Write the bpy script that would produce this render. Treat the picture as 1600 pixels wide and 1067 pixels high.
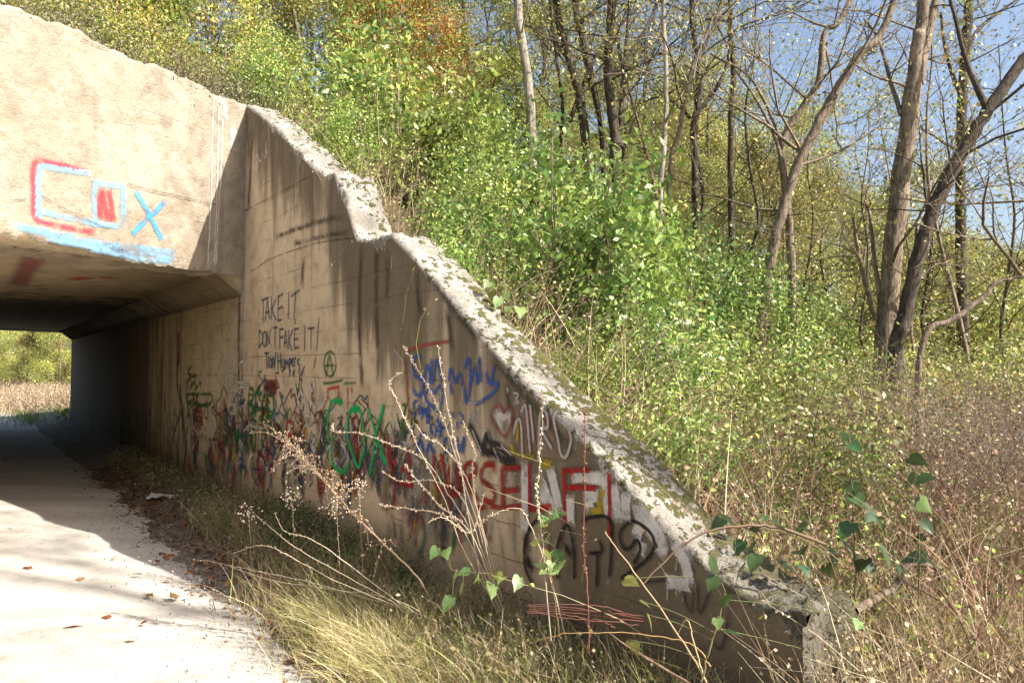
import bpy, math, random
import numpy as np
from mathutils import Vector, Matrix
R = math.radians
rng = np.random.default_rng(7)
random.seed(7)
sc = bpy.context.scene
for o in list(bpy.data.objects): bpy.data.objects.remove(o)
COL = sc.collection

# ---------------------------------------------------------------- camera
F = 1200.0; CAMZ = 1.6; PITCH = math.atan(42/1200)
cam_d = bpy.data.cameras.new('camera'); cam = bpy.data.objects.new('camera', cam_d); COL.objects.link(cam)
cam_d.sensor_width = 36; cam_d.lens = 36*F/1600; cam_d.clip_start = 0.05; cam_d.clip_end = 2000
cam.location = (0, 0, CAMZ); cam.rotation_euler = (R(90)+PITCH, 0, 0)
sc.camera = cam
# ---------------------------------------------------------------- world, sun, exposure
SUN = Vector((1.03, -0.45, 1.0)).normalized()
w = bpy.data.worlds.new('World'); sc.world = w; w.use_nodes = True
nt = w.node_tree; nt.nodes.clear()
sky = nt.nodes.new('ShaderNodeTexSky'); sky.sky_type = 'NISHITA'; sky.sun_disc = False
sky.sun_elevation = math.asin(SUN.z); sky.sun_rotation = math.atan2(SUN.x, SUN.y)
sky.air_density = 1.0; sky.dust_density = 3.5; sky.ozone_density = 1.0
bg = nt.nodes.new('ShaderNodeBackground'); bg.inputs[1].default_value = 0.10
wo = nt.nodes.new('ShaderNodeOutputWorld')
nt.links.new(sky.outputs[0], bg.inputs[0]); nt.links.new(bg.outputs[0], wo.inputs[0])
sd = bpy.data.lights.new('sun', 'SUN'); sd.energy = 5.0; sd.angle = R(0.53); sd.color = (1, 0.95, 0.87)
so = bpy.data.objects.new('sun', sd); COL.objects.link(so)
so.rotation_euler = SUN.to_track_quat('Z', 'Y').to_euler(); so.location = SUN*60
sc.view_settings.view_transform = 'Standard'; sc.view_settings.look = 'None'
sc.view_settings.exposure = 1.25; sc.view_settings.gamma = 1
sc.render.engine = 'CYCLES'
sc.cycles.transparent_max_bounces = 24; sc.cycles.max_bounces = 7

# ---------------------------------------------------------------- frames and projection
def ray(u, v):
    d = Vector(((u-800)/F, 1, (533.5-v)/F)); c, s = math.cos(PITCH), math.sin(PITCH)
    return Vector((d.x, d.y*c-d.z*s, d.y*s+d.z*c))
def P(u, v, depth):
    r = ray(u, v); return Vector((0, 0, CAMZ)) + r*(depth/r.y)
_t = ray(-60, 575); _l = math.hypot(_t.x, _t.y)
DV = Vector((-_t.x/_l, -_t.y/_l))          # local X: out of the tunnel, towards the viewer
NV = Vector((-DV.y, DV.x))                 # local Y: away from the road
WALLD = 2.6
def wall_hit(u, v):
    r = ray(u, v); s = WALLD/(r.x*NV.x+r.y*NV.y); return Vector((0, 0, CAMZ))+r*s
_c = wall_hit(385, 165); CX, CY = _c.x, _c.y
ANG = math.atan2(DV.y, DV.x)
def L2W(lx, ly): return CX+lx*DV.x+ly*NV.x, CY+lx*DV.y+ly*NV.y
def W2L(x, y): x, y = x-CX, y-CY; return x*DV.x+y*DV.y, x*NV.x+y*NV.y
HD = (0.4086, -0.9127)                     # headwall direction in the local frame
MD = (0.9127, 0.4086)                      # headwall outward normal
def wp(u, v):
    p = wall_hit(u, v); lx, ly = W2L(p.x, p.y); return lx, p.z
def hp(u, v):
    r = ray(u, v)
    mx, my = MD[0]*DV.x+MD[1]*NV.x, MD[0]*DV.y+MD[1]*NV.y
    s = (CX*mx+CY*my)/(r.x*mx+r.y*my); p = Vector((0, 0, CAMZ))+r*s
    lx, ly = W2L(p.x, p.y); return lx*HD[0]+ly*HD[1], p.z
QF = -15.1
def Hq(lx, ly, g0=0.12):
    q = MD[0]*lx+MD[1]*ly
    h = np.minimum(np.minimum(4.45-.68*q, 6.6), 4.45+.68*(q-QF))
    h = np.where(h < g0+.6, g0+.6*np.exp(np.minimum((h-g0-.6)/.6, 0)), h)
    h = np.where((q < QF+2) & (ly > 0), g0+(h-g0)*np.clip((ly-.3)/7, 0.02, 1), h)
    wv = .08*np.sin(lx*1.7+ly*.9)+.07*np.sin(ly*2.3-lx*.6)+.05*np.sin(lx*4.1+1)*np.sin(ly*3.7)
    return h+wv-.6*0.12
def H(x, y):
    lx, ly = W2L(x, y); return float(Hq(np.array(lx), np.array(ly)))

# ---------------------------------------------------------------- mesh helpers
class MB:
    def __init__(s): s.v = []; s.f = []; s.n = 0; s.c = []; s.uv = []
    def add(s, V, Fc, col=None, uv=None):
        V = np.asarray(V, float).reshape(-1, 3); Fc = np.asarray(Fc, int)
        s.v.append(V); s.f.append(Fc+s.n); s.n += len(V)
        if col is not None:
            c = np.asarray(col, float); s.c.append(np.broadcast_to(c, (len(V), 3)) if c.ndim == 1 else c)
        if uv is not None: s.uv.append(np.asarray(uv, float))
    def mesh(s, name, mats, smooth=False):
        me = bpy.data.meshes.new(name)
        V = np.concatenate(s.v); loops = np.concatenate([f.ravel() for f in s.f])
        cnt = np.concatenate([np.full(len(f), f.shape[1]) for f in s.f])
        me.vertices.add(len(V)); me.vertices.foreach_set('co', V.ravel())
        me.loops.add(len(loops)); me.loops.foreach_set('vertex_index', loops.astype(np.int32))
        me.polygons.add(len(cnt)); st = np.concatenate([[0], np.cumsum(cnt)[:-1]])
        me.polygons.foreach_set('loop_start', st.astype(np.int32))
        me.polygons.foreach_set('loop_total', cnt.astype(np.int32))
        if s.c:
            a = me.color_attributes.new('Col', 'FLOAT_COLOR', 'POINT'); c = np.concatenate(s.c)
            a.data.foreach_set('color', np.c_[c, np.ones(len(c))].ravel())
        if s.uv:
            u = me.uv_layers.new(name='UVMap'); uu = np.concatenate(s.uv)
            u.data.foreach_set('uv', uu[loops].ravel())
        for m in (mats if isinstance(mats, (list, tuple)) else [mats]): me.materials.append(m)
        if smooth: me.polygons.foreach_set('use_smooth', np.ones(len(cnt), bool))
        me.update(calc_edges=True); me.validate(); return me
def obj(name, me, parent=None, **kw):
    o = bpy.data.objects.new(name, me); COL.objects.link(o)
    if parent: o.parent = parent
    for k, v in kw.items(): o[k] = v
    return o
def thing(name, label, cat, loc=(0, 0, 0), rz=0, group=None):
    o = obj(name, None, label=label, category=cat); o.location = loc; o.rotation_euler = (0, 0, rz)
    if group: o['group'] = group
    return o
def tube(mb, pts, rad, n=6, col=None, cap=True):
    pts = np.asarray(pts, float); k = len(pts); rad = np.broadcast_to(np.asarray(rad, float), (k,))
    t = np.gradient(pts, axis=0); t /= np.linalg.norm(t, axis=1)[:, None]+1e-9
    ref = np.array([0, 0, 1.]) if abs(t[0][2]) < .8 else np.array([1., 0, 0])
    a = np.cross(t, ref); a /= np.linalg.norm(a, axis=1)[:, None]+1e-9; b = np.cross(t, a)
    th = np.arange(n)*2*math.pi/n
    V = pts[:, None]+rad[:, None, None]*(np.cos(th)[None, :, None]*a[:, None]+np.sin(th)[None, :, None]*b[:, None])
    i = np.arange(k-1)[:, None]*n; j = np.arange(n)[None]; j2 = (j+1) % n
    Fq = np.stack([i+j, i+j2, i+n+j2, i+n+j], -1).reshape(-1, 4)
    mb.add(V.reshape(-1, 3), Fq, col)
def smooth_path(pts, k=6, jit=0, r=None):
    pts = np.asarray(pts, float); n = len(pts)
    t = np.linspace(0, n-1, (n-1)*k+1); i = np.clip(t.astype(int), 0, n-2); f = (t-i)[:, None]
    p0 = pts[np.clip(i-1, 0, n-1)]; p1 = pts[i]; p2 = pts[i+1]; p3 = pts[np.clip(i+2, 0, n-1)]
    out = .5*(2*p1+(p2-p0)*f+(2*p0-5*p1+4*p2-p3)*f**2+(3*p1-p0-3*p2+p3)*f**3)
    if jit: out += rng.normal(0, jit, out.shape)*np.r_[0, np.ones(len(out)-1)][:, None]
    return out
def unit(a): return a/(np.linalg.norm(a, axis=-1, keepdims=True)+1e-9)
def leaves(mb, pos, size, cols, droop=.3, aspect=.5, updir=.5, r=None):
    r = r or rng
    n = len(pos); d = unit(r.normal(0, 1, (n, 3))+np.array([0, 0, -droop]))
    nn = unit(r.normal(0, 1, (n, 3))*.9+np.array([SUN.x*.4, SUN.y*.4, updir]))
    s = unit(np.cross(d, nn)); nn = np.cross(s, d)
    L = np.asarray(size)[:, None]; W = L*aspect*.5
    b = pos; tip = pos+d*L; m = pos+d*L*.45
    V = np.stack([b, m+s*W+nn*W*.3, tip, m-s*W+nn*W*.3], 1).reshape(-1, 3)
    mb.add(V, np.arange(4*n).reshape(n, 4), np.repeat(cols, 4, 0))
def blades(mb, base, dirv, length, width, bend, cols, seg=4):
    n = len(base); side = unit(np.cross(dirv, rng.normal(0, 1, (n, 3))))
    t = np.linspace(0, 1, seg+1)
    ctr = base[:, None]+dirv[:, None]*(length[:, None]*t)[:, :, None]+bend[:, None]*(t**2)[None, :, None]*length[:, None, None]
    wd = width[:, None]*(1-.85*t)[None]
    V = np.stack([ctr-side[:, None]*wd[:, :, None]*.5, ctr+side[:, None]*wd[:, :, None]*.5], 2).reshape(-1, 3)
    k = (seg+1)*2; i = (np.arange(n)*k)[:, None]+(np.arange(seg)*2)[None]
    Fq = np.stack([i, i+1, i+3, i+2], -1).reshape(-1, 4)
    mb.add(V, Fq, np.repeat(cols, k, 0)); return ctr
def palette(n, cs, var=.25, r=None):
    r = r or rng
    cs = np.asarray(cs, float); c = cs[r.integers(0, len(cs), n)]
    return np.clip(c*(1+r.normal(0, var, (n, 1)))+r.normal(0, .01, (n, 3)), .005, .9)

# ---------------------------------------------------------------- materials
def newmat(name):
    m = bpy.data.materials.new(name); m.use_nodes = True; t = m.node_tree
    return m, t, t.nodes['Principled BSDF'], t.nodes['Material Output']
class NT:
    def __init__(s, t): s.t = t
    def n(s, ty, **kw):
        nd = s.t.nodes.new(ty)
        for k, v in kw.items():
            if k.startswith('i_'):
                key = k[2:]; nd.inputs[int(key) if key.isdigit() else key].default_value = v
            else: setattr(nd, k, v)
        return nd
    def l(s, a, b): s.t.links.new(a, b)
    def val(s, x, node, idx):
        if hasattr(x, 'is_linked'): s.l(x, node.inputs[idx])
        else: node.inputs[idx].default_value = x
    def math(s, op, a, b=0.0, clamp=False):
        nd = s.n('ShaderNodeMath', operation=op); nd.use_clamp = clamp; s.val(a, nd, 0); s.val(b, nd, 1); return nd.outputs[0]
    def noise(s, vec, scale, det=4, rough=.6, scl=None):
        if scl: mp = s.n('ShaderNodeMapping'); mp.inputs['Scale'].default_value = scl; s.l(vec, mp.inputs[0]); vec = mp.outputs[0]
        nd = s.n('ShaderNodeTexNoise'); s.l(vec, nd.inputs[0]); nd.inputs['Scale'].default_value = scale
        nd.inputs['Detail'].default_value = det; nd.inputs['Roughness'].default_value = rough; return nd.outputs[0]
    def ramp(s, x, a, b, lo=0., hi=1.):
        nd = s.n('ShaderNodeMapRange'); nd.interpolation_type = 'SMOOTHSTEP'; s.val(x, nd, 0)
        for i, v in enumerate((a, b, lo, hi)): nd.inputs[i+1].default_value = v
        return nd.outputs[0]
    def mix(s, f, a, b):
        nd = s.n('ShaderNodeMix', data_type='RGBA'); s.val(f, nd, 0)
        for x, i in ((a, 6), (b, 7)):
            if hasattr(x, 'is_linked'): s.l(x, nd.inputs[i])
            else: nd.inputs[i].default_value = (*x, 1)
        return nd.outputs[2]
    def bump(s, h, strength, dist, prev=None):
        nd = s.n('ShaderNodeBump'); s.l(h, nd.inputs['Height']); nd.inputs['Strength'].default_value = strength; nd.inputs['Distance'].default_value = dist
        if prev: s.l(prev, nd.inputs['Normal'])
        return nd.outputs[0]
def concrete(name, base, light, dark, kind):
    m, t, p, out = newmat(name); g = NT(t)
    co = g.n('ShaderNodeTexCoord').outputs['Object']
    sp = g.n('ShaderNodeSeparateXYZ'); g.l(co, sp.inputs[0]); X, Y, Z = sp.outputs
    big = g.noise(co, .9, 5, .65); mid = g.noise(co, 5, 6, .7); fine = g.noise(co, 45, 5, .7)
    c = g.mix(g.ramp(big, .35, .68), base, light)
    c = g.mix(g.ramp(mid, .42, .72, 0, .65), c, tuple(x*.5 for x in base))
    if kind in ('wing', 'tunnel'):
        st = g.noise(co, 1.0, 5, .65, (3.2, 3.2, .22)); st2 = g.noise(co, 1.0, 4, .6, (9, 9, .35))
        e = g.math('ADD', Z, g.math('MULTIPLY', X, .62))
        if kind == 'wing':
            near = g.ramp(e, 3.35, 4.6)
            patch = g.math('MULTIPLY', g.ramp(X, 2.75, 3.0), g.ramp(X, 3.75, 3.45))
            patch = g.math('MULTIPLY', patch, g.ramp(Z, 1.0, 2.2))
            amt = g.math('ADD', g.math('MULTIPLY', near, .30), g.math('MULTIPLY', patch, .20))
            low = g.ramp(X, 5.4, 6.6, 0, .30)
            amt = g.math('ADD', amt, low)
        else: amt = g.ramp(X, -1.0, -8, 0, .42)  # streak stain thickens deeper in; tunnel gloom partly put into the colour
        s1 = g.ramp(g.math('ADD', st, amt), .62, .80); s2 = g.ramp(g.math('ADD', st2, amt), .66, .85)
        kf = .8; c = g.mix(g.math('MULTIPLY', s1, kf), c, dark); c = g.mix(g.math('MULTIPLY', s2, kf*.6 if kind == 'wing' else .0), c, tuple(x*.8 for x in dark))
        spk = g.noise(co, 30, 2, .5)
        c = g.mix(g.math('MULTIPLY', g.ramp(spk, .66, .72), .5), c, (.42, .38, .3))
        # soil splash along the foot of the wall
        c = g.mix(g.math('MULTIPLY', g.ramp(g.math('ADD', Z, g.math('MULTIPLY', mid, .5)), .85, .35), .6), c, (.13, .10, .065))
    if kind == 'head':
        c = g.mix(g.math('MULTIPLY', g.ramp(g.noise(co, 2.2, 6, .75), .55, .72), .6), c, (.56, .50, .41))
        st = g.noise(co, 1.0, 5, .6, (4, 4, .3))
        c = g.mix(g.math('MULTIPLY', g.ramp(st, .52, .72), .5), c, (.17, .135, .095))
        pit = g.noise(co, 24, 3, .6); c = g.mix(g.math('MULTIPLY', g.ramp(pit, .62, .7), .35), c, (.13, .105, .08))
    # board marks left by the shuttering
    wob = g.math('MULTIPLY', g.noise(co, 2.0, 3), .035)
    fr = g.math('FRACT', g.math('DIVIDE', g.math('ADD', Z, wob), .205))
    ln = g.math('SUBTRACT', 1.0, g.ramp(g.math('ABSOLUTE', g.math('SUBTRACT', fr, .5)), 0., .045))
    msk = g.ramp(g.noise(co, 1.6, 3), .50, .66) if kind == 'head' else g.ramp(g.noise(co, 1.6, 3), .42, .62); ln = g.math('MULTIPLY', ln, msk)
    c = g.mix(g.math('MULTIPLY', ln, .05 if kind == 'head' else .5), c, tuple(x*.9 for x in dark))
    c = g.mix(g.ramp(fine, .3, .7, 0, .22), c, tuple(x*.5 for x in base))
    g.l(c, p.inputs['Base Color']); p.inputs['Roughness'].default_value = .93; p.inputs['Specular IOR Level'].default_value = .15
    hgt = g.math('SUBTRACT', g.math('ADD', g.math('MULTIPLY', mid, .6), g.math('MULTIPLY', fine, .35)), g.math('MULTIPLY', ln, .1 if kind == 'head' else .5))
    n1 = g.bump(hgt, .95 if kind == 'head' else .6, .05 if kind == 'head' else .016)
    g.l(n1, p.inputs['Normal']); return m
M = {}
M['wing'] = concrete('wing_concrete', (.50, .40, .27), (.62, .51, .36), (.10, .078, .052), 'wing')
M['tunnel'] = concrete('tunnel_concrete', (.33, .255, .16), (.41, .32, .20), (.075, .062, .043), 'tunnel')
M['head'] = concrete('headwall_concrete', (.37, .305, .225), (.45, .385, .295), (.15, .12, .09), 'head')
def coping_mat():
    m, t, p, out = newmat('weathered_coping'); g = NT(t)
    co = g.n('ShaderNodeTexCoord').outputs['Object']
    sp = g.n('ShaderNodeSeparateXYZ'); g.l(co, sp.inputs[0]); X, Y, Z = sp.outputs
    a = g.noise(co, 4, 6, .7); b = g.noise(co, 16, 5, .7); f = g.noise(co, 70, 4, .7)
    c = g.mix(g.ramp(a, .35, .65), (.25, .225, .19), (.55, .51, .44))
    c = g.mix(g.ramp(f, .40, .62, 0, .7), c, (.16, .14, .11))
    th = g.math('ADD', g.math('MULTIPLY', a, .45), g.math('MULTIPLY', b, .55))
    th = g.math('ADD', th, g.ramp(Y, .05, .36, -.02, .055)); th = g.math('ADD', th, g.ramp(X, 2.8, 6.4, -.05, .03))
    mo = g.ramp(th, .505, .57)
    c = g.mix(mo, c, g.mix(g.ramp(f, .4, .6), (.055, .055, .018), (.12, .105, .035)))
    c = g.mix(g.math('MULTIPLY', g.ramp(g.math('ADD', X, g.math('MULTIPLY', a, .8)), 6.7, 7.3), .7), c, (.09, .08, .055))
    g.l(c, p.inputs['Base Color']); p.inputs['Roughness'].default_value = .95; p.inputs['Specular IOR Level'].default_value = .1
    h = g.math('ADD', g.math('MULTIPLY', b, .5), g.math('ADD', g.math('MULTIPLY', f, .4), g.math('MULTIPLY', mo, .5)))
    g.l(g.bump(h, .9, .02), p.inputs['Normal']); return m
M['coping'] = coping_mat()
def ground_mat(name, c1, c2, c3, sc1=3, sc2=35, bd=.03, bs=.8):
    m, t, p, out = newmat(name); g = NT(t); co = g.n('ShaderNodeTexCoord').outputs['Object']
    a = g.noise(co, sc1, 6, .7); b = g.noise(co, sc2, 5, .75)
    c = g.mix(g.ramp(a, .38, .62), c1, c2); c = g.mix(g.ramp(b, .48, .68), c, c3)
    g.l(c, p.inputs['Base Color']); p.inputs['Roughness'].default_value = .95; p.inputs['Specular IOR Level'].default_value = .1
    g.l(g.bump(g.math('ADD', a, b), bs, bd), p.inputs['Normal']); return m
M['soil'] = ground_mat('leafy_soil', (.10, .075, .045), (.17, .13, .08), (.05, .045, .02))
M['verge'] = ground_mat('gravelly_verge', (.20, .16, .12), (.30, .26, .21), (.09, .06, .04), 5, 60)
def road_mat():
    m, t, p, out = newmat('limestone_road'); g = NT(t); co = g.n('ShaderNodeTexCoord').outputs['Object']
    a = g.noise(co, 1.1, 5, .6, (.35, 1.6, 1)); b = g.noise(co, 30, 6, .75); f = g.noise(co, 150, 3, .7)
    c = g.mix(g.ramp(a, .35, .65), (.45, .41, .355), (.56, .525, .465)); c = g.mix(g.ramp(b, .5, .72, 0, .6), c, (.33, .30, .26))
    v = g.n('ShaderNodeTexVoronoi', i_Scale=48.0); g.l(co, v.inputs['Vector'])
    sel = g.noise(co, 21, 2); st = g.math('MULTIPLY', g.ramp(v.outputs['Distance'], .28, .18), g.ramp(sel, .58, .64))
    c = g.mix(g.math('MULTIPLY', st, .8), c, (.2, .18, .16)); c = g.mix(g.ramp(g.noise(co, 9, 6, .75), .5, .68, 0, .45), c, (.27, .235, .19)); c = g.mix(g.ramp(f, .55, .75, 0, .4), c, (.62, .58, .52))
    g.l(c, p.inputs['Base Color']); p.inputs['Roughness'].default_value = .95; p.inputs['Specular IOR Level'].default_value = .1
    g.l(g.bump(g.math('ADD', g.math('ADD', b, g.math('MULTIPLY', f, .5)), g.math('MULTIPLY', st, .6)), .6, .012), p.inputs['Normal']); return m
M['road'] = road_mat()
def leaf_mat(name, trans=.26, rough=.42, spec=.4, vary=True):
    m, t, p, out = newmat(name); g = NT(t)
    at_ = g.n('ShaderNodeAttribute', attribute_name='Col'); oi = g.n('ShaderNodeObjectInfo'); hs = g.n('ShaderNodeHueSaturation')
    g.l(at_.outputs['Color'], hs.inputs['Color']); g.l(g.ramp(oi.outputs['Random'], 0, 1, .475 if vary else .5, .515 if vary else .5), hs.inputs['Hue']); fr_ = g.math('FRACT', g.math('MULTIPLY', oi.outputs['Random'], 17.3)); g.l(g.ramp(fr_, 0, 1, .72 if vary else 1., 1.22 if vary else 1.), hs.inputs['Value'])
    class at: outputs = {'Color': hs.outputs[0]}
    g.l(hs.outputs[0], p.inputs['Base Color'])
    p.inputs['Roughness'].default_value = rough; p.inputs['Specular IOR Level'].default_value = spec
    if trans:
        tr = g.n('ShaderNodeBsdfTranslucent'); mx = g.n('ShaderNodeMixShader', i_0=trans)
        br = g.n('ShaderNodeBrightContrast'); g.l(at.outputs['Color'], br.inputs[0]); br.inputs[1].default_value = .03
        g.l(br.outputs[0], tr.inputs[0]); g.l(p.outputs[0], mx.inputs[1]); g.l(tr.outputs[0], mx.inputs[2]); g.l(mx.outputs[0], out.inputs[0])
    return m
M['leaf'] = leaf_mat('leaf'); M['dry'] = leaf_mat('dry_stalk', .15, .8, .15, False); M['litter'] = leaf_mat('dead_leaf', .1, .7, .2, False)
def bark_mat(name, c1, c2):
    m, t, p, out = newmat(name); g = NT(t); co = g.n('ShaderNodeTexCoord').outputs['Object']
    a = g.noise(co, 1, 6, .7, (26, 26, 5)); b = g.noise(co, 3, 4)
    c = g.mix(g.ramp(a, .38, .62), c1, c2); c = g.mix(g.ramp(b, .5, .7, 0, .5), c, tuple(x*1.5 for x in c2))
    g.l(c, p.inputs['Base Color']); p.inputs['Roughness'].default_value = .9; p.inputs['Specular IOR Level'].default_value = .15
    g.l(g.bump(a, .9, .03), p.inputs['Normal']); return m
M['bark'] = bark_mat('grey_bark', (.12, .09, .062), (.29, .225, .165))
M['bark_dark'] = bark_mat('dark_bark', (.045, .035, .027), (.12, .095, .072))
M['bark_pale'] = bark_mat('pale_bark', (.20, .17, .13), (.42, .37, .30))

# ---------------------------------------------------------------- underpass
UP = thing('railway_underpass', 'old concrete underpass with headwall, sloping wing wall and graffiti over a gravel road', 'underpass', (CX, CY, 0), ANG)
def nz(x, y=0., s=0.):
    return (np.sin(x*7.1+y*3.3+s)+np.sin(x*17.3-y*11+s*2)*.6+np.sin(x*41+y*29+s*3)*.4+np.sin(x*89-y*61+s)*.3)/2.3
# wing wall: a vertical face, sloping broken coping and an end face
prof_px = [(385,163),(420,190),(455,225),(490,262),(505,272),(522,268),(535,300),(550,350),(556,372),(575,373),(612,366),(650,405),(700,463),
           (748,522),(800,575),(870,648),(921,680+14),(955,730),(985,765),(1030,819),(1060,848),(1135,905),(1172,935),(1205,943),(1235,950),(1254,962)]
pl = np.array([wp(u, v) for u, v in prof_px]); pl[0, 0] = 0.0
WEND = pl[-1, 0]
nx = 420; xs = np.linspace(0, WEND, nx); top = np.interp(xs, pl[:, 0], pl[:, 1])
WT = .36; nw = 12
rough = np.interp(xs, [0, .8, 2.4, 2.7, 3.6, 3.9, 5.6, 6.4, WEND], [.03, .045, .055, .06, .055, .018, .018, .035, .045])
cols = []
zrow = [-.4, 0.6]
chip = np.clip(nz(xs, 0, 2)*1.3-.25, 0, 1)*rough*1.4+np.clip(rng.normal(0, 1, nx)-.6, 0, 2)*rough*.35
V = []; per = 2+2+nw+1
for i in range(nx):
    z = top[i]; x = xs[i]; r_ = rough[i]
    V.append((x, 0, -.4)); V.append((x, 0, (z-.4)*.5))
    V.append((x, 0, z-.03-chip[i]*1.5)); V.append((x, .006+chip[i]*.5, z-.012-chip[i]*.7))
    for j in range(nw):
        y = .022+(WT-.022)*j/(nw-1)
        V.append((x, y, z+r_*.5*nz(x, y*9, 5)+rng.normal(0, r_*.16)-(.01 if j == nw-1 else 0)))
    V.append((x, WT, -.4))
V = np.array(V); ii = np.arange(nx-1)[:, None]*per; jj = np.arange(per-1)[None]
Fq = np.stack([ii+jj, ii+per+jj, ii+per+jj+1, ii+jj+1], -1)
mb = MB(); mb.add(V, Fq.reshape(-1, 4))
# end face
e0 = (nx-1)*per; ev = V[e0:e0+per].copy(); ev[:, 0] += .004
mbE = MB()
# end face: rough grid
ny_, nz_ = 14, 22; E = []
for a in range(nz_):
    for b in range(ny_):
        y = WT*b/(ny_-1); zt = np.interp(y, V[e0+3:e0+per-1, 1], V[e0+3:e0+per-1, 2]); z = -.4+(zt+.4)*a/(nz_-1)
        d = 0 if (b in (0, ny_-1) or a == nz_-1) else .014*nz(y*2, z*1.2)+rng.normal(0, .006)
        E.append((WEND+max(d, -.02)+.0, y, z))
E = np.array(E); ia = np.arange(nz_-1)[:, None]*ny_; ib = np.arange(ny_-1)[None]
mb.add(E, np.stack([ia+ib, ia+ib+1, ia+ny_+ib+1, ia+ny_+ib], -1).reshape(-1, 4))
me = mb.mesh('wing_wall', [M['wing'], M['coping']])
mi = np.zeros(len(me.polygons), np.int32); fl = np.arange((nx-1)*(per-1)) % (per-1); mi[:len(fl)] = np.where((fl >= 2) & (fl < per-2), 1, 0); mi[len(fl):] = 1
me.polygons.foreach_set('material_index', mi)
WING = obj('wing_wall', me, UP, label='sloping graffitied wing wall with mossy broken coping')

# tunnel right wall, haunch, ceiling, left wall
TL = 16.6
def prism(poly, z0, z1):
    n = len(poly); V = [(x, y, z0) for x, y in poly]+[(x, y, z1) for x, y in poly]
    return V, n
def add_prism(mb, poly, z0, z1):
    V, n = prism(poly, z0, z1); me_f = [[i, (i+1) % n, n+(i+1) % n, n+i] for i in range(n)]
    mb.add(V, me_f)
    if n == 4: mb.v[-1]; mb.f.append(np.array([[3, 2, 1, 0], [4, 5, 6, 7]])+mb.n-8)
hx = lambda y: -.4477*y
CEZ = 2.66; HAU = 2.42
mb = MB(); add_prism(mb, [(-TL, -.03), (-.004, -.03), (-.004, .5), (-TL, .5)], -.4, CEZ+.3)
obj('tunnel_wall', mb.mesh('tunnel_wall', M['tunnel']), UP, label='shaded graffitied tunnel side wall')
LW = -5.2
mb = MB(); add_prism(mb, [(hx(LW)-TL, LW-.5), (hx(LW), LW-.5), (hx(LW), LW), (hx(LW)-TL, LW)], -.4, CEZ+.3)
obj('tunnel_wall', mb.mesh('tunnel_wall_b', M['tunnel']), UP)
mb = MB(); yb = -.033
add_prism(mb, [(hx(yb)-TL, yb), (hx(yb)-.02, yb), (hx(LW)-.02, LW+.003), (hx(LW)-TL, LW+.003)], CEZ, CEZ+.5)
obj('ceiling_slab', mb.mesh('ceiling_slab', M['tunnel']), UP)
mb = MB()
for ys, sg in ((yb, -1), (LW+.003, 1)):
    a = (ys, HAU); b = (ys+sg*.33, CEZ-.003); c = (ys, CEZ-.003)
    V = [(hx(y)-.012, y, z) for y, z in (a, b, c)]+[(hx(y)-TL+.01, y, z) for y, z in (a, b, c)]
    mb.add(V, [[0, 1, 4, 3], [1, 2, 5, 4], [2, 0, 3, 5]]); mb.f.append(np.array([[0, 1, 2], [3, 5, 4]])+mb.n-6)
obj('haunch', mb.mesh('haunch', M['tunnel']), UP)
# headwalls (near with a rough worn face, far plain)
def headwall(k0, k1, nk, nzz, zt, off, rough=True):
    ks = np.linspace(k0, k1, nk); V = []; mbh = MB()
    for k in ks:
        zb = CEZ-.02
        if rough: zb += .03*abs(nz(k*1.1, 0, 1))+(.05*max(0, nz(k*2, 0, 4)) if k > 1.2 else 0)
        ztk = zt+.05*nz(k*.8, 0, 9)+.05*max(k, 0)
        for j in range(nzz):
            f = j/(nzz-1); z = zb+(ztk-zb)*f
            d = .012*nz(k*1.3, z*1.4)+rng.normal(0, .001) if rough else 0
            if rough and j == nzz-1: d -= .16
            if rough and j == nzz-2: d -= .05
            sp_ = max(0, 1-(z-zb)/(.10+.05*nz(k*2.2, 0, 3)))*(1 if k > 1.45 else .12)   # spalled lower lip
            if rough: d -= .17*min(sp_, 1)*(.6+.4*nz(k*5, z*20))
            V.append((k*HD[0]+d*MD[0]+off[0], k*HD[1]+d*MD[1]+off[1], z))
    V = np.array(V); a = np.arange(nk-1)[:, None]*nzz; b = np.arange(nzz-1)[None]
    mbh.add(V, np.stack([a+b, a+b+1, a+nzz+b+1, a+nzz+b], -1).reshape(-1, 4))
    # soffit and top return into the bank
    for jrow, zoff in ((0, .0), (nzz-1, -.05)):
        e = V[jrow::nzz]; back = e-np.array([MD[0]*.45, MD[1]*.45, -zoff]); n = len(e)
        mbh.add(np.r_[e, back], [[i, i+1, n+i+1, n+i] for i in range(n-1)])
    return mbh
HEADW = obj('headwall', headwall(-.5, 6.2, 260, 80, 4.66, (0, 0)).mesh('headwall', M['head']), UP, label='sunlit weathered concrete headwall over the tunnel mouth')
obj('headwall', headwall(-2.5, 8, 20, 6, 4.66, (-TL, 0), False).mesh('far_headwall', M['head']), UP)
# left wing wall (mirror of the right one, plain)
mb = MB(); lx0 = hx(LW); prof = [(0, 4.55), (7, .35)]
V = []
for t_, z in prof:
    for y, zz in ((LW, -.4), (LW, z), (LW-WT, z), (LW-WT, -.4)): V.append((lx0+t_, y, zz))
mb.add(V, [[0, 1, 5, 4], [1, 2, 6, 5], [2, 3, 7, 6], [4, 5, 6, 7]])
obj('wing_wall', mb.mesh('left_wing_wall', [M['wing']]), UP)

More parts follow.
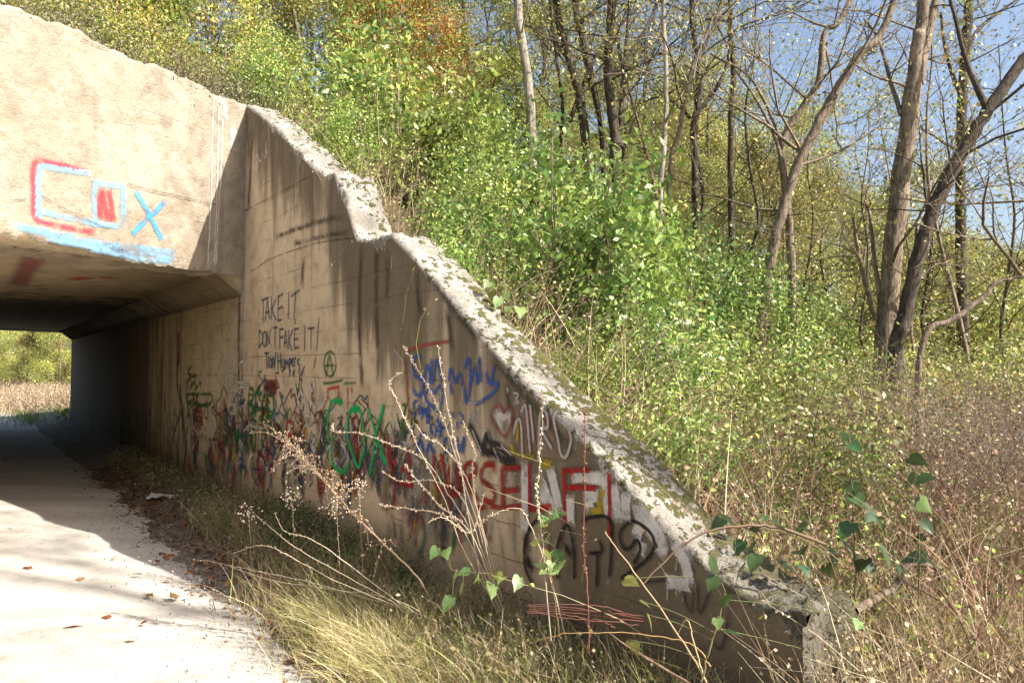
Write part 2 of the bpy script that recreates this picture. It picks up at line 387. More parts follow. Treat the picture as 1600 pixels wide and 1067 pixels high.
# ---------------------------------------------------------------- ground
def axis_vals(lo, hi, c, fine, grow=1.12, n0=60):
    out = [c]; s = fine; x = c
    while x < hi: s = s if abs(x-c) < n0*fine else s*grow; x = min(x+s, hi); out.append(x)
    s = fine; x = c
    while x > lo: s = s if abs(x-c) < n0*fine else s*grow; x = max(x-s, lo); out.append(x)
    return np.array(sorted(set(np.round(out, 4))))
def grid_obj(name, A, B, hf, mat, **kw):
    X, Y = np.meshgrid(A, B, indexing='ij'); Z = hf(X, Y)
    wx = CX+X*DV.x+Y*NV.x; wy = CY+X*DV.y+Y*NV.y
    V = np.stack([wx, wy, Z], -1).reshape(-1, 3); na, nb = len(A), len(B)
    i = np.arange(na-1)[:, None]*nb; j = np.arange(nb-1)[None]
    mb = MB(); mb.add(V, np.stack([i+j, i+nb+j, i+nb+j+1, i+j+1], -1).reshape(-1, 4))
    return obj(name, mb.mesh(name, mat, True), None, kind='structure', **kw)
AX = axis_vals(-400, 300, 3, .16)
grid_obj('ground', AX, axis_vals(WT-.03, 500, WT-.03, .16), Hq, M['soil'])
grid_obj('left_ground', AX, axis_vals(-500, LW-WT+.03, LW-WT+.03, .3), lambda X, Y: Hq(X-hx(LW), Y-LW), M['soil'])
# the fill over the tunnel
ya = np.linspace(LW-WT, WT, 40); qa = np.linspace(QF+.2, -.12, 60)
Q, Yg = np.meshgrid(qa, ya, indexing='ij'); Xg = (Q-MD[1]*Yg)/MD[0]
wx = CX+Xg*DV.x+Yg*NV.x; wy = CY+Xg*DV.y+Yg*NV.y; Zg = Hq(Xg, Yg)
i = np.arange(59)[:, None]*40; j = np.arange(39)[None]
mb = MB(); mb.add(np.stack([wx, wy, Zg], -1).reshape(-1, 3), np.stack([i+j, i+40+j, i+40+j+1, i+j+1], -1).reshape(-1, 4))
obj('embankment_top', mb.mesh('embankment_top', M['soil'], True), None, kind='structure')
def verge_h(X, Y):
    n = Y; return -.03+np.where(n > -1.1, .16*np.clip((n+1.1)/1.0, 0, 1)**1.4, 0)+(.012*np.sin(X*5+Y*3)+.01*np.sin(X*11-Y*7))*np.clip((n+1.1)/.4, .1, 1)
grid_obj('verge', axis_vals(-400, 12, 3, .1), np.linspace(LW-.02, .02, 40), verge_h, M['verge'])
RA = axis_vals(-400, 12, 3, .08); RB = np.linspace(0, 1, 26)
Xr, T = np.meshgrid(RA, RB, indexing='ij')
edge = -1.0+.06*np.sin(Xr*2.1)+.05*np.sin(Xr*5.3+1)+.03*np.sin(Xr*13)+np.where(Xr < 0, .25, 0)
Yr = (LW+.25)*(1-T)+edge*T
Zr = .012+.015*np.sin(Yr*2.2+.5)*1+.006*np.sin(Xr*3+Yr*4)-.03*T**14
wx = CX+Xr*DV.x+Yr*NV.x; wy = CY+Xr*DV.y+Yr*NV.y; na, nb = len(RA), 26
i = np.arange(na-1)[:, None]*nb; j = np.arange(nb-1)[None]
mb = MB(); mb.add(np.stack([wx, wy, Zr], -1).reshape(-1, 3), np.stack([i+j, i+nb+j, i+nb+j+1, i+j+1], -1).reshape(-1, 4))
obj('road', mb.mesh('road', M['road'], True), None, kind='structure')
# ---------------------------------------------------------------- graffiti: sprayed strokes lying on the concrete
_pm = {}
def paint_mat(col, op, soft, wear=.35):
    key = (col, op, soft, wear)
    if key in _pm: return _pm[key]
    m, t, p, out = newmat('spray_paint'); g = NT(t)
    tc = g.n('ShaderNodeTexCoord'); co = tc.outputs['Object']; sp = g.n('ShaderNodeSeparateXYZ'); g.l(tc.outputs['UV'], sp.inputs[0])
    e = g.math('SUBTRACT', 1.0, g.math('ABSOLUTE', g.math('SUBTRACT', g.math('MULTIPLY', sp.outputs[0], 2.0), 1.0)))
    e = g.math('MINIMUM', e, sp.outputs[1])
    n1 = g.noise(co, 70, 3, .7); n2 = g.noise(co, 7, 5, .7); n3 = g.noise(co, 200, 2, .6)
    a = g.ramp(g.math('ADD', e, g.math('MULTIPLY', g.math('SUBTRACT', n1, .5), .7)), .10, .10+soft*1.1)
    a = g.math('MULTIPLY', a, g.ramp(n2, wear, wear+.14, .25, 1.)); a = g.math('MULTIPLY', a, g.ramp(n3, .3, .5, .55, 1.))
    a = g.math('MULTIPLY', a, op)
    c = g.mix(g.ramp(n2, .35, .7), tuple(x*.75 for x in col), col)
    g.l(c, p.inputs['Base Color']); p.inputs['Roughness'].default_value = .75; p.inputs['Specular IOR Level'].default_value = .2
    tr = g.n('ShaderNodeBsdfTransparent'); mx = g.n('ShaderNodeMixShader'); g.l(a, mx.inputs[0])
    g.l(tr.outputs[0], mx.inputs[1]); g.l(p.outputs[0], mx.inputs[2]); g.l(mx.outputs[0], out.inputs[0]); _pm[key] = m; return m
LAYER = [0]
def paint(name, strokes, col, wpx, op=.9, soft=.5, Zm=None, wall='wing', wear=.35, smooth=True):
    LAYER[0] += 1; base = (.0022 if wall == 'wing' else .007)+.00012*LAYER[0]; parts = []
    f = wp if wall == 'wing' else hp
    if wall == 'wing': wpx = wpx*1.5
    for si, st in enumerate(strokes):
        px = [(Zm[0]+u/Zm[2], Zm[1]+v/Zm[2]) for u, v in st] if Zm else st
        pts = np.array([f(u, v) for u, v in px]); um = np.mean([u for u, v in px]); vm = np.mean([v for u, v in px])
        dep = (wall_hit(um, vm).y if wall == 'wing' else 7.2); wd = wpx*dep/F
        if smooth and len(pts) > 2: pts = smooth_path(np.c_[pts, np.zeros(len(pts))], 5)[:, :2]
        seg = np.r_[0, np.cumsum(np.hypot(*np.diff(pts, axis=0).T))]; n = max(4, int(seg[-1]/max(wd*.35, .015)))
        sl = np.linspace(0, seg[-1], n+1); c = np.c_[np.interp(sl, seg, pts[:, 0]), np.interp(sl, seg, pts[:, 1])]
        c += np.c_[nz(sl*.7, si, 1), nz(sl*.7, si, 7)]*wd*.10
        t = unit(np.gradient(c, axis=0)); nn = np.c_[-t[:, 1], t[:, 0]]
        c[0] -= t[0]*wd*.45; c[-1] += t[-1]*wd*.45
        ac = np.linspace(-.5, .5, 5); G = c[:, None]+nn[:, None]*ac[None, :, None]*wd
        off = base+.00002*si
        if wall == 'wing': V = np.stack([G[..., 0], np.where(G[..., 0] < 0, -.03, 0)-off, G[..., 1]], -1)
        else:
            k, z = G[..., 0], G[..., 1]; d = .012*nz(k*1.3, z*1.4)+off
            V = np.stack([k*HD[0]+d*MD[0], k*HD[1]+d*MD[1], z], -1)
        sv = np.minimum(sl, sl[-1]-sl)/(wd*.6); uv = np.stack(np.broadcast_arrays((ac+.5)[None], np.clip(sv, 0, 1)[:, None]), -1)
        i = np.arange(n)[:, None]*5; j = np.arange(4)[None]
        parts.append((c, wd, V.reshape(-1, 3), np.stack([i+j, i+5+j, i+6+j, i+j+1], -1).reshape(-1, 4), uv.reshape(-1, 2)))
    # strokes that touch make one painted letter or patch
    grp = list(range(len(parts))); old = name.startswith('old')
    for i in range(len(parts)):
        for j in range(i):
            if old or np.min(np.linalg.norm(parts[i][0][:, None]-parts[j][0][None], axis=2)) < parts[i][1]*1.0:
                gi, gj = grp[i], grp[j]; grp = [gj if g_ == gi else g_ for g_ in grp]
    nm = 'painted_letter' if name == 'painted_lettering' else name
    for g_ in sorted(set(grp)):
        mb = MB()
        for k in range(len(parts)):
            if grp[k] == g_: mb.add(*parts[k][2:4], uv=parts[k][4])
        o = obj(nm, mb.mesh(nm, paint_mat(col, op, soft, wear)), WING if wall == 'wing' else HEADW)
        if old: o['kind'] = 'stuff'
def ell(cx, cy, rx, ry): return [(cx+rx*math.sin(a), cy-ry*math.cos(a)) for a in np.linspace(0, 2*math.pi, 13)]
BLUE = (.035, .10, .36); SKYB = (.24, .46, .68); RED = (.42, .03, .025); DRED = (.17, .02, .018); GRN = (.03, .15, .03); BGRN = (.0, .42, .12)
WHT = (.62, .59, .55); BLK = (.016, .016, .018); YEL = (.42, .31, .02); NAVY = (.035, .07, .13); PINK = (.34, .12, .12); TEAL = (.06, .14, .16)
# headwall
Z1 = (0, 0, 2.54); LET, PAT = 'painted_lettering', 'paint_patch'
paint(PAT, [[(345, 685), (240, 655), (150, 640), (130, 680), (132, 760), (135, 850), (160, 880), (270, 905), (380, 925)]], (.55, .05, .09), 16, .75, .8, Z1, 'head')
paint(PAT, [[(405, 750), (430, 880)], [(430, 750), (450, 880)], [(395, 760), (400, 870)]], (.55, .06, .07), 16, .85, .6, Z1, 'head')
paint(PAT, [[(95, 905), (250, 945), (400, 965), (560, 985), (690, 1005)], [(180, 940), (350, 975), (520, 1000), (690, 1022)], [(360, 985), (520, 1020), (680, 1040)], [(60, 895), (300, 945)]], SKYB, 17, .8, .7, Z1, 'head', .38)
paint(LET, [[(355, 692), (240, 672), (160, 660), (150, 720), (148, 860)], [(148, 835), (250, 860), (380, 890)], [(378, 720), (374, 800), (378, 890)], [(375, 725), (490, 742)], [(490, 742), (485, 900)], [(380, 885), (485, 900)]], SKYB, 14, .9, .5, Z1, 'head', wear=.4, smooth=False)
paint(LET, [[(540, 765), (595, 860), (642, 950)], [(652, 800), (590, 860), (525, 930)]], (.10, .36, .66), 13, .9, .5, Z1, 'head')
paint('limewash_splash', [[(850, 395), (895, 405)], [(860, 400), (885, 430), (872, 460)], [(895, 400), (890, 450)], [(880, 450), (905, 500)], [(930, 500), (915, 600)]], (.75, .73, .7), 24, .8, .9, Z1, 'head', .42)
paint('limewash_drip', [[(848, 380), (840, 600), (836, 760), (824, 1050)], [(868, 420), (862, 640), (850, 1055)], [(884, 480), (876, 640), (866, 830), (856, 1050)]], (.75, .73, .7), 3.2, .85, .5, Z1, 'head', .25)
pr_ = np.random.default_rng(4)
# wing wall, small scrawl high up
paint(LET, [[(388, 256), (390, 248), (392, 256), (396, 246), (399, 256), (403, 244), (407, 253), (411, 240), (414, 248), (418, 234)], [(416, 222), (416, 240)]], WHT, 3.5, .8, .6)
STN = (.075, .06, .042)
paint('water_stain', [[(565, 385), (562, 480), (566, 610)], [(590, 380), (588, 470), (592, 600)], [(606, 400), (604, 470)], [(395, 200), (388, 330)], [(650, 425), (658, 500)], [(700, 480), (708, 548)], [(660, 420), (720, 495), (745, 530)], [(770, 560), (830, 630), (900, 710)], [(790, 600), (800, 660)], [(475, 400), (472, 450)], [(380, 330), (378, 520), (380, 700)]], STN, 17, .72, .9, wear=.36)
paint('pour_seam', [[(383, 330), (420, 310), (455, 292), (482, 276)], [(392, 424), (430, 402), (482, 384), (520, 376), (556, 372)]], (.06, .048, .035), 2.4, .6, .6, wear=.42)
paint('rough_band', [[(430, 372), (480, 352), (540, 338)], [(460, 380), (545, 362)]], (.09, .07, .05), 11, .8, .9, wear=.42)
for c, n_, u0, u1 in (((.05, .05, .035), 18, 110, 300), ((.10, .11, .05), 10, 180, 330), ((.3, .26, .2), 8, 150, 320)):
    paint('old_paint_smear', [[(u, v), (u+pr_.uniform(-2, 2), v+25), (u, v+pr_.uniform(40, 70))] for u, v in [(pr_.uniform(u0, u1), pr_.uniform(585, 670)) for _ in range(n_)]], c, 16, .6, .9, wear=.42)
# old blurred layers of paint under the lettering
pr = np.random.default_rng(11)
cl = [RED, DRED, GRN, WHT, (.5, .47, .42), (.42, .38, .32), PINK, TEAL, YEL, (.25, .2, .16), (.3, .28, .25), DRED, NAVY, (.3, .05, .05)]
for ci, c in enumerate(cl):
    st = []
    for k in range(34):
        u = pr.uniform(300, 740); mid = 640+(u-300)*.12; v = mid+pr.uniform(-25, 75); h = pr.uniform(14, 60)*(.7+u/1400)
        if u > 640: v += 50
        st.append([(u, v), (u+pr.uniform(-5, 5), v+h*.5), (u+pr.uniform(-7, 7), v+h)])
    paint('old_paint_smear', st, c, pr.uniform(9, 19), pr.uniform(.65, .9), .8, wear=.34)
st = {c: [] for c in (WHT, DRED, GRN, NAVY)}
for c in st:
    for k in range(60):
        u = pr.uniform(300, 700); v = 620+(u-300)*.13+pr.uniform(-20, 80); q = [(u, v)]
        for s in range(5): q.append((q[-1][0]+pr.uniform(-7, 9), q[-1][1]+pr.uniform(-22, 22)))
        st[c].append(q)
    paint('old_scribble', st[c], c, 3.6, .75, .5, wear=.36)
Z7 = (380, 430, 5.617)
paint(LET, [[(168, 222), (222, 200)], [(180, 225), (178, 415)], [(195, 410), (215, 215), (236, 390)], [(200, 330), (230, 320)], [(250, 190), (250, 385)], [(290, 205), (255, 300), (292, 395)], [(312, 190), (308, 400)], [(310, 190), (354, 165)], [(310, 300), (350, 275)], [(308, 400), (342, 388)],
  [(405, 160), (398, 385)], [(425, 185), (497, 132)], [(465, 155), (450, 390)], [(462, 385), (460, 432)],
  [(145, 480), (145, 635)], [(145, 480), (172, 520), (172, 590), (145, 635)], ell(191, 560, 15, 65), [(212, 625), (212, 490), (232, 610), (240, 480)], [(258, 448), (255, 482)], [(270, 462), (307, 458)], [(286, 465), (283, 638)],
  [(325, 470), (325, 655)], [(325, 475), (362, 470)], [(325, 550), (357, 545)], [(362, 640), (375, 480), (389, 640)], [(365, 590), (386, 588)], [(402, 480), (402, 650)], [(437, 480), (405, 570), (432, 662)], [(455, 470), (452, 640)], [(455, 475), (492, 468)], [(452, 560), (492, 560)], [(452, 640), (492, 632)],
  [(545, 440), (543, 660)], [(570, 468), (630, 462)], [(600, 465), (598, 655)], [(668, 372), (650, 665)], [(640, 720), (625, 810)]], NAVY, 3.6, .72, .45, Z7, wear=.25, smooth=False)
S1 = (400, 520, 7.62)
paint(LET, [[(108, 246), (158, 240)], [(130, 245), (136, 418)], [(152, 415), (152, 300), (168, 305)], ell(182, 360, 12, 50), [(208, 300), (193, 330), (208, 370), (195, 420)], [(216, 300), (226, 370)], [(240, 240), (222, 430)],
  [(268, 240), (268, 440)], [(300, 245), (300, 425)], [(268, 345), (300, 325)], [(315, 310), (318, 400), (338, 400), (342, 300)], [(350, 425), (355, 320), (370, 380), (386, 320), (391, 425)], [(405, 300), (405, 470)], [(405, 305), (427, 335), (406, 380)], [(430, 355), (452, 335), (440, 300), (430, 360), (452, 400)], [(466, 400), (466, 300), (482, 312)], [(524, 310), (497, 340), (524, 400), (512, 480)], [(310, 460), (362, 412)], [(400, 520), (420, 440)], [(440, 500), (462, 440), (450, 520)]], NAVY, 3.2, .95, .45, S1, wear=.25)
paint('painted_circle', [ell(885, 370, 72, 148), [(842, 520), (880, 265), (922, 512)], [(828, 392), (935, 388)]], GRN, 4, .85, .5, S1, smooth=True)
paint(LET, [[(800, 600), (880, 600), (1040, 560)], [(1060, 600), (1200, 590)]], GRN, 5, .7, .6, S1)
paint(PAT, [[(105, 630), (245, 615)], [(105, 690), (245, 680)]], (.16, .03, .025), 15, .9, .4, S1)
paint('painted_outline', [[(475, 615), (440, 770), (525, 955), (552, 895), (500, 790), (475, 615)], [(500, 790), (540, 690), (592, 770), (604, 925), (570, 955), (495, 815)], [(650, 570), (690, 545), (706, 600), (726, 905), (640, 790), (618, 680), (655, 630), (682, 705)]], WHT, 3.2, .95, .4, S1, wear=.2, smooth=False)
paint(PAT, [[(760, 690), (750, 880)], [(790, 700), (800, 860)]], (.42, .38, .4), 12, .6, .9, S1)
paint(LET, [[(862, 830), (858, 675), (995, 640)], [(992, 640), (990, 790)], [(1100, 640), (1095, 900)], [(1140, 650), (1150, 720)]], RED, 5.5, .8, .6, S1, smooth=False)
# left part, towards and into the tunnel
S6 = (280, 560, 5.335)
paint('painted_figure', [[(283, 545), (281, 600), (286, 640), (273, 690), (272, 735)], [(286, 635), (294, 690), (291, 735)], [(284, 600), (290, 640)], [(280, 690), (283, 740)]], BLK, 6, .85, .5)
paint('painted_figure', [[(283, 520), (283, 572)]], DRED, 9, .9, .6)
paint(LET, [[(130, 60), (95, 110), (130, 150), (172, 138)], [(100, 240), (92, 190), (118, 165), (128, 240), (150, 190), (165, 250), (200, 200), (200, 255)], [(78, 300), (180, 296), (292, 303), (282, 375), (180, 385), (85, 358)], [(90, 375), (270, 395)]], GRN, 5, .8, .5, S6)
paint(PAT, [[(330, 330), (340, 520), (345, 745)], [(370, 400), (360, 730)], [(395, 310), (400, 520)]], PINK, 14, .6, .9, S6, wear=.42)
paint(PAT, [[(190, 440), (188, 625)], [(212, 645), (255, 660)], [(225, 780), (235, 960)], [(168, 460), (215, 470)]], YEL, 6, .75, .7, S6)
paint(PAT, [[(122, 580), (122, 765)]], DRED, 7, .9, .5, S6)
paint('painted_scrawl', [[(130, 360), (140, 560), (190, 635), (218, 560)], [(400, 0), (412, 100)], ell(466, 50, 25, 62), [(510, 130), (542, 0)], [(555, 100), (590, 65), (618, 102)], [(600, 100), (640, 230)], [(465, 290), (435, 440)], [(465, 290), (497, 490)], [(440, 385), (512, 380)], ell(468, 420, 30, 40)], WHT, 3.2, .75, .5, S6, wear=.3)
paint('painted_scrawl', [[(408, 200), (440, 140), (482, 152)], [(438, 240), (490, 192), (592, 232)], [(440, 285), (490, 265), (548, 303)], [(540, 610), (590, 555), (640, 570), (720, 590)]], (.5, .48, .42), 6, .8, .6, S6, wear=.3)
paint(PAT, [[(668, 440), (660, 600), (652, 785)]], (.46, .42, .2), 10, .75, .8, S6)
paint(LET, [[(582, 480), (588, 262), (625, 275), (612, 350), (590, 370), (628, 420), (588, 482)], [(642, 482), (642, 290), (692, 300)], [(642, 420), (692, 430)], ell(716, 420, 24, 105), ell(765, 390, 30, 95)], GRN, 6.5, .85, .5, S6, wear=.3)
paint(LET, [[(392, 785), (425, 592), (446, 795)], [(400, 700), (440, 700)], [(450, 785), (480, 610), (502, 765)], [(506, 775), (510, 622), (534, 645), (510, 692), (538, 785)], ell(566, 700, 18, 80), [(590, 795), (600, 622), (626, 795), (642, 622)], [(690, 700), (700, 600), (740, 640), (700, 690)], [(445, 860), (470, 960)], [(520, 905), (560, 920), (545, 1000)]], GRN, 5, .85, .5, S6, wear=.3)
paint('painted_heart', [[(660, 1062), (608, 960), (605, 850), (638, 808), (656, 855), (690, 800), (716, 870), (710, 970), (660, 1062)]], (.09, .04, .06), 4, .85, .5, S6)
paint('painted_heart', [[(632, 850), (635, 930)], [(690, 850), (685, 930)]], (.4, .17, .11), 9, .7, .8, S6)
paint('painted_heart', [[(615, 915), (650, 925), (695, 920)], [(650, 1020), (690, 960)]], (.05, .04, .14), 4, .8, .5, S6)
paint(PAT, [[(905, 520), (900, 640), (905, 760)], [(900, 520), (960, 530)], [(905, 640), (960, 640)], [(960, 530), (955, 740)]], RED, 7, .8, .6, S6)
paint(PAT, [[(930, 550), (930, 620)], [(1010, 520), (1020, 560)], [(935, 740), (935, 790)]], WHT, 7, .8, .6, S6)
for c, n_, w_ in (((.40, .37, .33), 16, 22), ((.10, .08, .06), 14, 20), ((.30, .27, .22), 12, 26), (DRED, 7, 14)):
    st = []
    for k in range(n_):
        u = pr.uniform(600, 900); v = 705+(u-600)*.22+pr.uniform(-50, 85); st.append([(u, v), (u+pr.uniform(-8, 8), v+pr.uniform(20, 60)), (u+pr.uniform(-10, 10), v+pr.uniform(60, 90))])
    paint('old_paint_smear', st, c, w_, .6, .9, wear=.42)
# bright green letters
S2 = (480, 600, 5.93)
paint(LET, [[(325, 185), (282, 150), (222, 185), (196, 350), (206, 510)], [(240, 480), (235, 700), (300, 800), (352, 808), (388, 735)], [(398, 260), (378, 420), (420, 620), (485, 765), (506, 690), (536, 600), (520, 330), (470, 215), (405, 250), (388, 330)], [(580, 235), (650, 480), (742, 745)], [(716, 188), (650, 450), (612, 700), (588, 835)]], BGRN, 6, .92, .4, S2, wear=.2)
paint(LET, [[(275, 155), (322, 175)], [(420, 235), (490, 225)], [(712, 215), (668, 370)], [(690, 600), (738, 740)]], BGRN, 9, .9, .4, S2, wear=.2)
# blue name, heart and verse
S3 = (620, 530, 5.617)
paint('painted_frame', [[(85, 140), (90, 330), (120, 720)], [(110, 100), (230, 55), (470, 20)]], (.33, .06, .04), 6, .75, .6, S3)
paint(PAT, [[(300, 790), (400, 820), (520, 800)], [(290, 860), (480, 880)], [(330, 480), (340, 560)], [(370, 450), (360, 600)]], (.5, .45, .38), 14, .7, .8, S3)
paint(PAT, [[(-20, 90), (60, 190), (70, 320), (20, 420)], [(0, 270), (30, 340)]], (.42, .4, .37), 5, .6, .7, S3)
paint(LET, [[(218, 195), (192, 140), (146, 220), (165, 310), (236, 370), (230, 480), (182, 490), (150, 430)], [(250, 420), (270, 230), (302, 300), (290, 400)], [(308, 400), (312, 180)], [(330, 400), (352, 180), (390, 300), (402, 400)], [(460, 380), (480, 260), (520, 380), (560, 300), (590, 420)], [(480, 380), (492, 480)], [(600, 270), (640, 170), (650, 400), (622, 560), (602, 420)], [(660, 400), (690, 240), (720, 400), (735, 160), (745, 385)], [(788, 300), (830, 400), (862, 235)], [(840, 385), (900, 392), (850, 470), (700, 585)]], BLUE, 7.5, .88, .6, S3, wear=.3)
paint('painted_heart', [[(392, 645), (285, 565), (260, 490), (300, 440), (340, 472), (382, 410), (412, 470), (402, 560), (392, 645)]], BLUE, 6.5, .9, .5, S3)
paint(LET, [[(192, 540), (156, 562), (150, 640), (182, 662)], [(200, 570), (205, 642), (220, 642), (223, 570)], [(230, 690), (236, 600), (250, 660), (262, 600), (266, 690)], [(275, 732), (276, 610), (302, 640), (280, 670), (306, 702), (276, 732)], [(370, 680), (376, 760), (432, 782)], [(335, 740), (305, 762), (312, 812), (332, 802)], [(345, 852), (362, 760)], [(386, 862), (406, 780)], [(355, 802), (402, 812)], [(560, 640), (592, 690), (570, 740)], [(490, 650), (520, 692)], [(535, 720), (545, 790)]], BLUE, 4.5, .9, .45, S3, wear=.28)
paint(LET, [[(230, 800), (220, 855)], [(190, 985), (220, 880), (252, 1000)], [(270, 1000), (300, 920), (322, 1000)], [(330, 960), (350, 1000)], ell(456, 930, 30, 62), [(540, 850), (560, 985), (602, 850), (590, 1005)], [(380, 720), (400, 760)]], BLUE, 7, .88, .5, S3, wear=.3)
paint(LET, [[(650, 650), (662, 745), (690, 650)], [(702, 640), (706, 742), (738, 600)], [(640, 560), (760, 545)]], (.36, .37, .42), 4.5, .75, .6, S3)
# white heart with red edge, white capitals, yellow, black shape
S5 = (560, 520, 3.5575)
paint(PAT, [[(895, 470), (890, 620)], [(840, 655), (985, 690)], [(962, 430), (958, 495)], [(860, 610), (870, 680)], [(940, 600), (960, 690)], [(1030, 720), (1082, 726)]], YEL, 10, .8, .7, S5)
paint('painted_heart', [[(765, 440), (800, 520), (820, 570)], [(790, 420), (815, 500)], [(850, 430), (830, 540)], [(770, 460), (850, 470)]], WHT, 13, .8, .6, S5)
paint('painted_heart', [[(820, 582), (755, 500), (743, 435), (790, 403), (815, 442), (850, 403), (867, 450), (852, 525), (820, 582)]], (.3, .06, .06), 4.5, .85, .5, S5)
cap = [[(870, 560), (888, 490), (910, 500), (920, 692)], [(915, 440), (940, 408), (962, 662)], [(962, 400), (982, 610)], [(1010, 642), (1020, 450), (1052, 440), (1062, 520), (1030, 542), (1082, 642)], [(1122, 430), (1092, 470), (1120, 600), (1132, 670), (1162, 690), (1190, 600), (1180, 540)]]
paint(LET, [[(u-9, v+4) for u, v in s] for s in cap], (.22, .05, .06), 6, .7, .6, S5)
paint(LET, cap, (.5, .47, .46), 6, .85, .5, S5, wear=.25)
paint(LET, [[(868, 335), (900, 345), (880, 370), (905, 385), (875, 390)], [(835, 300), (842, 330)]], (.5, .48, .45), 5, .7, .6, S5)
paint('painted_animal', [[(695, 690), (715, 560), (735, 610), (790, 630), (850, 690), (875, 735)], [(730, 650), (800, 690), (860, 730)], [(700, 640), (740, 690)], [(620, 500), (690, 640)]], (.025, .028, .03), 13, .9, .5, S5, wear=.25)
paint('painted_animal', [[(640, 540), (690, 660)], [(700, 580), (718, 535), (740, 590)], [(760, 640), (790, 720), (790, 800)], [(800, 620), (860, 680)]], (.5, .48, .46), 3.5, .75, .5, S5)
# red motto with whitewashed letters
B5 = (800, 700, 4.447); S4 = (600, 660, 5.93)
paint(PAT, [[(100, 130), (100, 350), (95, 570)], [(200, 190), (250, 300), (300, 430)], [(280, 150), (330, 420)], [(200, 300), (270, 370)], [(430, 200), (640, 210)], [(420, 340), (420, 500)], [(520, 340), (620, 330)], [(540, 330), (560, 430)], [(650, 200), (680, 470)], [(720, 260), (755, 480)], [(760, 400), (740, 470)], [(800, 320), (800, 490)], [(880, 400), (900, 520), (880, 600)], [(900, 410), (1000, 540), (1060, 680), (1040, 730)], [(940, 500), (1020, 640)], [(1140, 660), (1210, 800), (1235, 930)], [(1095, 925), (1245, 945)], [(1150, 960), (1200, 930)], [(1220, 660), (1240, 710)], [(880, 680), (940, 720)]], (.66, .64, .62), 19, .92, .35, B5, wear=.30)
paint(PAT, [[(760, 400), (830, 520)], [(960, 420), (990, 560)], [(1130, 470), (1250, 500)], [(1150, 540), (1200, 740)], [(780, 450), (800, 500)], [(290, 380), (300, 650)], [(440, 330), (450, 560)], [(640, 400), (660, 560)], [(570, 560), (560, 700)], [(90, 350), (100, 420)]], (.45, .41, .38), 14, .65, .8, S4, wear=.42)
paint('paint_drip', [[(1092, 940), (1090, 1060)], [(1200, 940), (1200, 1060)], [(1150, 950), (1152, 1010)], [(1160, 760), (1150, 850)]], WHT, 2.2, .7, .5, B5)
paint(PAT, [[(640, 285), (620, 380), (615, 470)], [(560, 440), (650, 420)], [(185, 200), (228, 262)], [(200, 105), (288, 105)]], YEL, 13, .85, .5, B5)
paint(LET, [[(60, 200), (50, 330), (90, 440)], [(150, 545), (285, 580)], [(160, 450), (210, 420), (270, 560)], [(540, 285), (590, 560), (520, 640)], [(470, 300), (480, 520), (520, 620)], [(762, 570), (770, 395), (850, 380), (862, 460), (790, 540), (885, 725)], [(620, 400), (640, 640), (700, 650), (700, 380)], [(240, 260), (260, 420)], [(1035, 380), (935, 402), (915, 520), (1000, 592), (1042, 660), (1012, 742), (930, 700)], [(1110, 420), (1122, 785)], [(1105, 422), (1275, 420)], [(1112, 632), (1255, 622)], [(1122, 790), (1295, 772)], [(1000, 775), (1110, 785)], [(880, 790), (960, 780)]], (.30, .02, .018), 9, .88, .5, S4, wear=.3)
paint(LET, [[(940, 400), (1040, 400)], [(1020, 400), (1040, 470)], [(930, 540), (1000, 600)], [(1190, 420), (1275, 422)], [(1200, 625), (1255, 622)], [(940, 700), (1000, 730)], [(90, 360), (130, 380)], [(220, 540), (285, 580)], [(530, 300), (570, 440)]], (.5, .025, .02), 8, .8, .6, S4, wear=.33)
paint(LET, [[(130, 105), (134, 425)], [(132, 425), (288, 405)], [(366, 140), (374, 330), (382, 515)], [(370, 150), (552, 152)], [(390, 275), (592, 278)], [(690, 168), (692, 400), (690, 610)]], (.34, .015, .018), 8.5, .9, .45, B5, wear=.28, smooth=False)
paint(LET, [[(200, 410), (285, 400)], [(400, 270), (440, 270)], [(540, 272), (592, 278)], [(685, 170), (690, 205)], [(395, 175), (440, 178)], [(690, 560), (690, 610)]], (.5, .02, .02), 9, .8, .6, B5)
paint(LET, [[(212, 468), (132, 560), (96, 700), (108, 850), (165, 955)], [(330, 905), (328, 680), (395, 530), (440, 700), (446, 905)], [(500, 505), (560, 478), (690, 495), (702, 700), (690, 885)], [(545, 725), (635, 720), (622, 640)], [(605, 720), (600, 960)], [(860, 800), (908, 700), (880, 632), (830, 692), (780, 680), (764, 580), (850, 508), (960, 570), (1002, 670), (950, 770), (840, 855), (770, 905)]], BLK, 6.5, .88, .5, B5, wear=.27)
paint(PAT, [[(370, 680), (425, 740)], [(390, 730), (420, 700)], [(110, 760), (150, 850)]], BLK, 11, .85, .5, B5)
Z6 = (760, 680, 2.667)
paint(LET, [[(820, 640), (860, 740), (870, 650)], [(890, 620), (900, 740), (940, 640)], [(1020, 720), (990, 880), (950, 860)], [(660, 610), (760, 600)]], BLK, 7, .6, .7, Z6)
paint('painted_scrawl', [[(0, 480), (40, 340), (80, 560)], [(60, 400), (70, 500)], [(-40, 420), (-20, 560)]], (.42, .39, .35), 5, .55, .7, Z6)
CRK = (.07, .055, .04)
paint('crack', [[(200, 288), (230, 297), (262, 303), (300, 312), (336, 320)], [(0, 311), (18, 313), (40, 311)], [(62, 305), (90, 322), (112, 333), (150, 350), (175, 358)], [(126, 62), (150, 72), (176, 79)], [(328, 175), (338, 186), (343, 197)]], CRK, 1.8, .8, .3, None, 'head', .38)
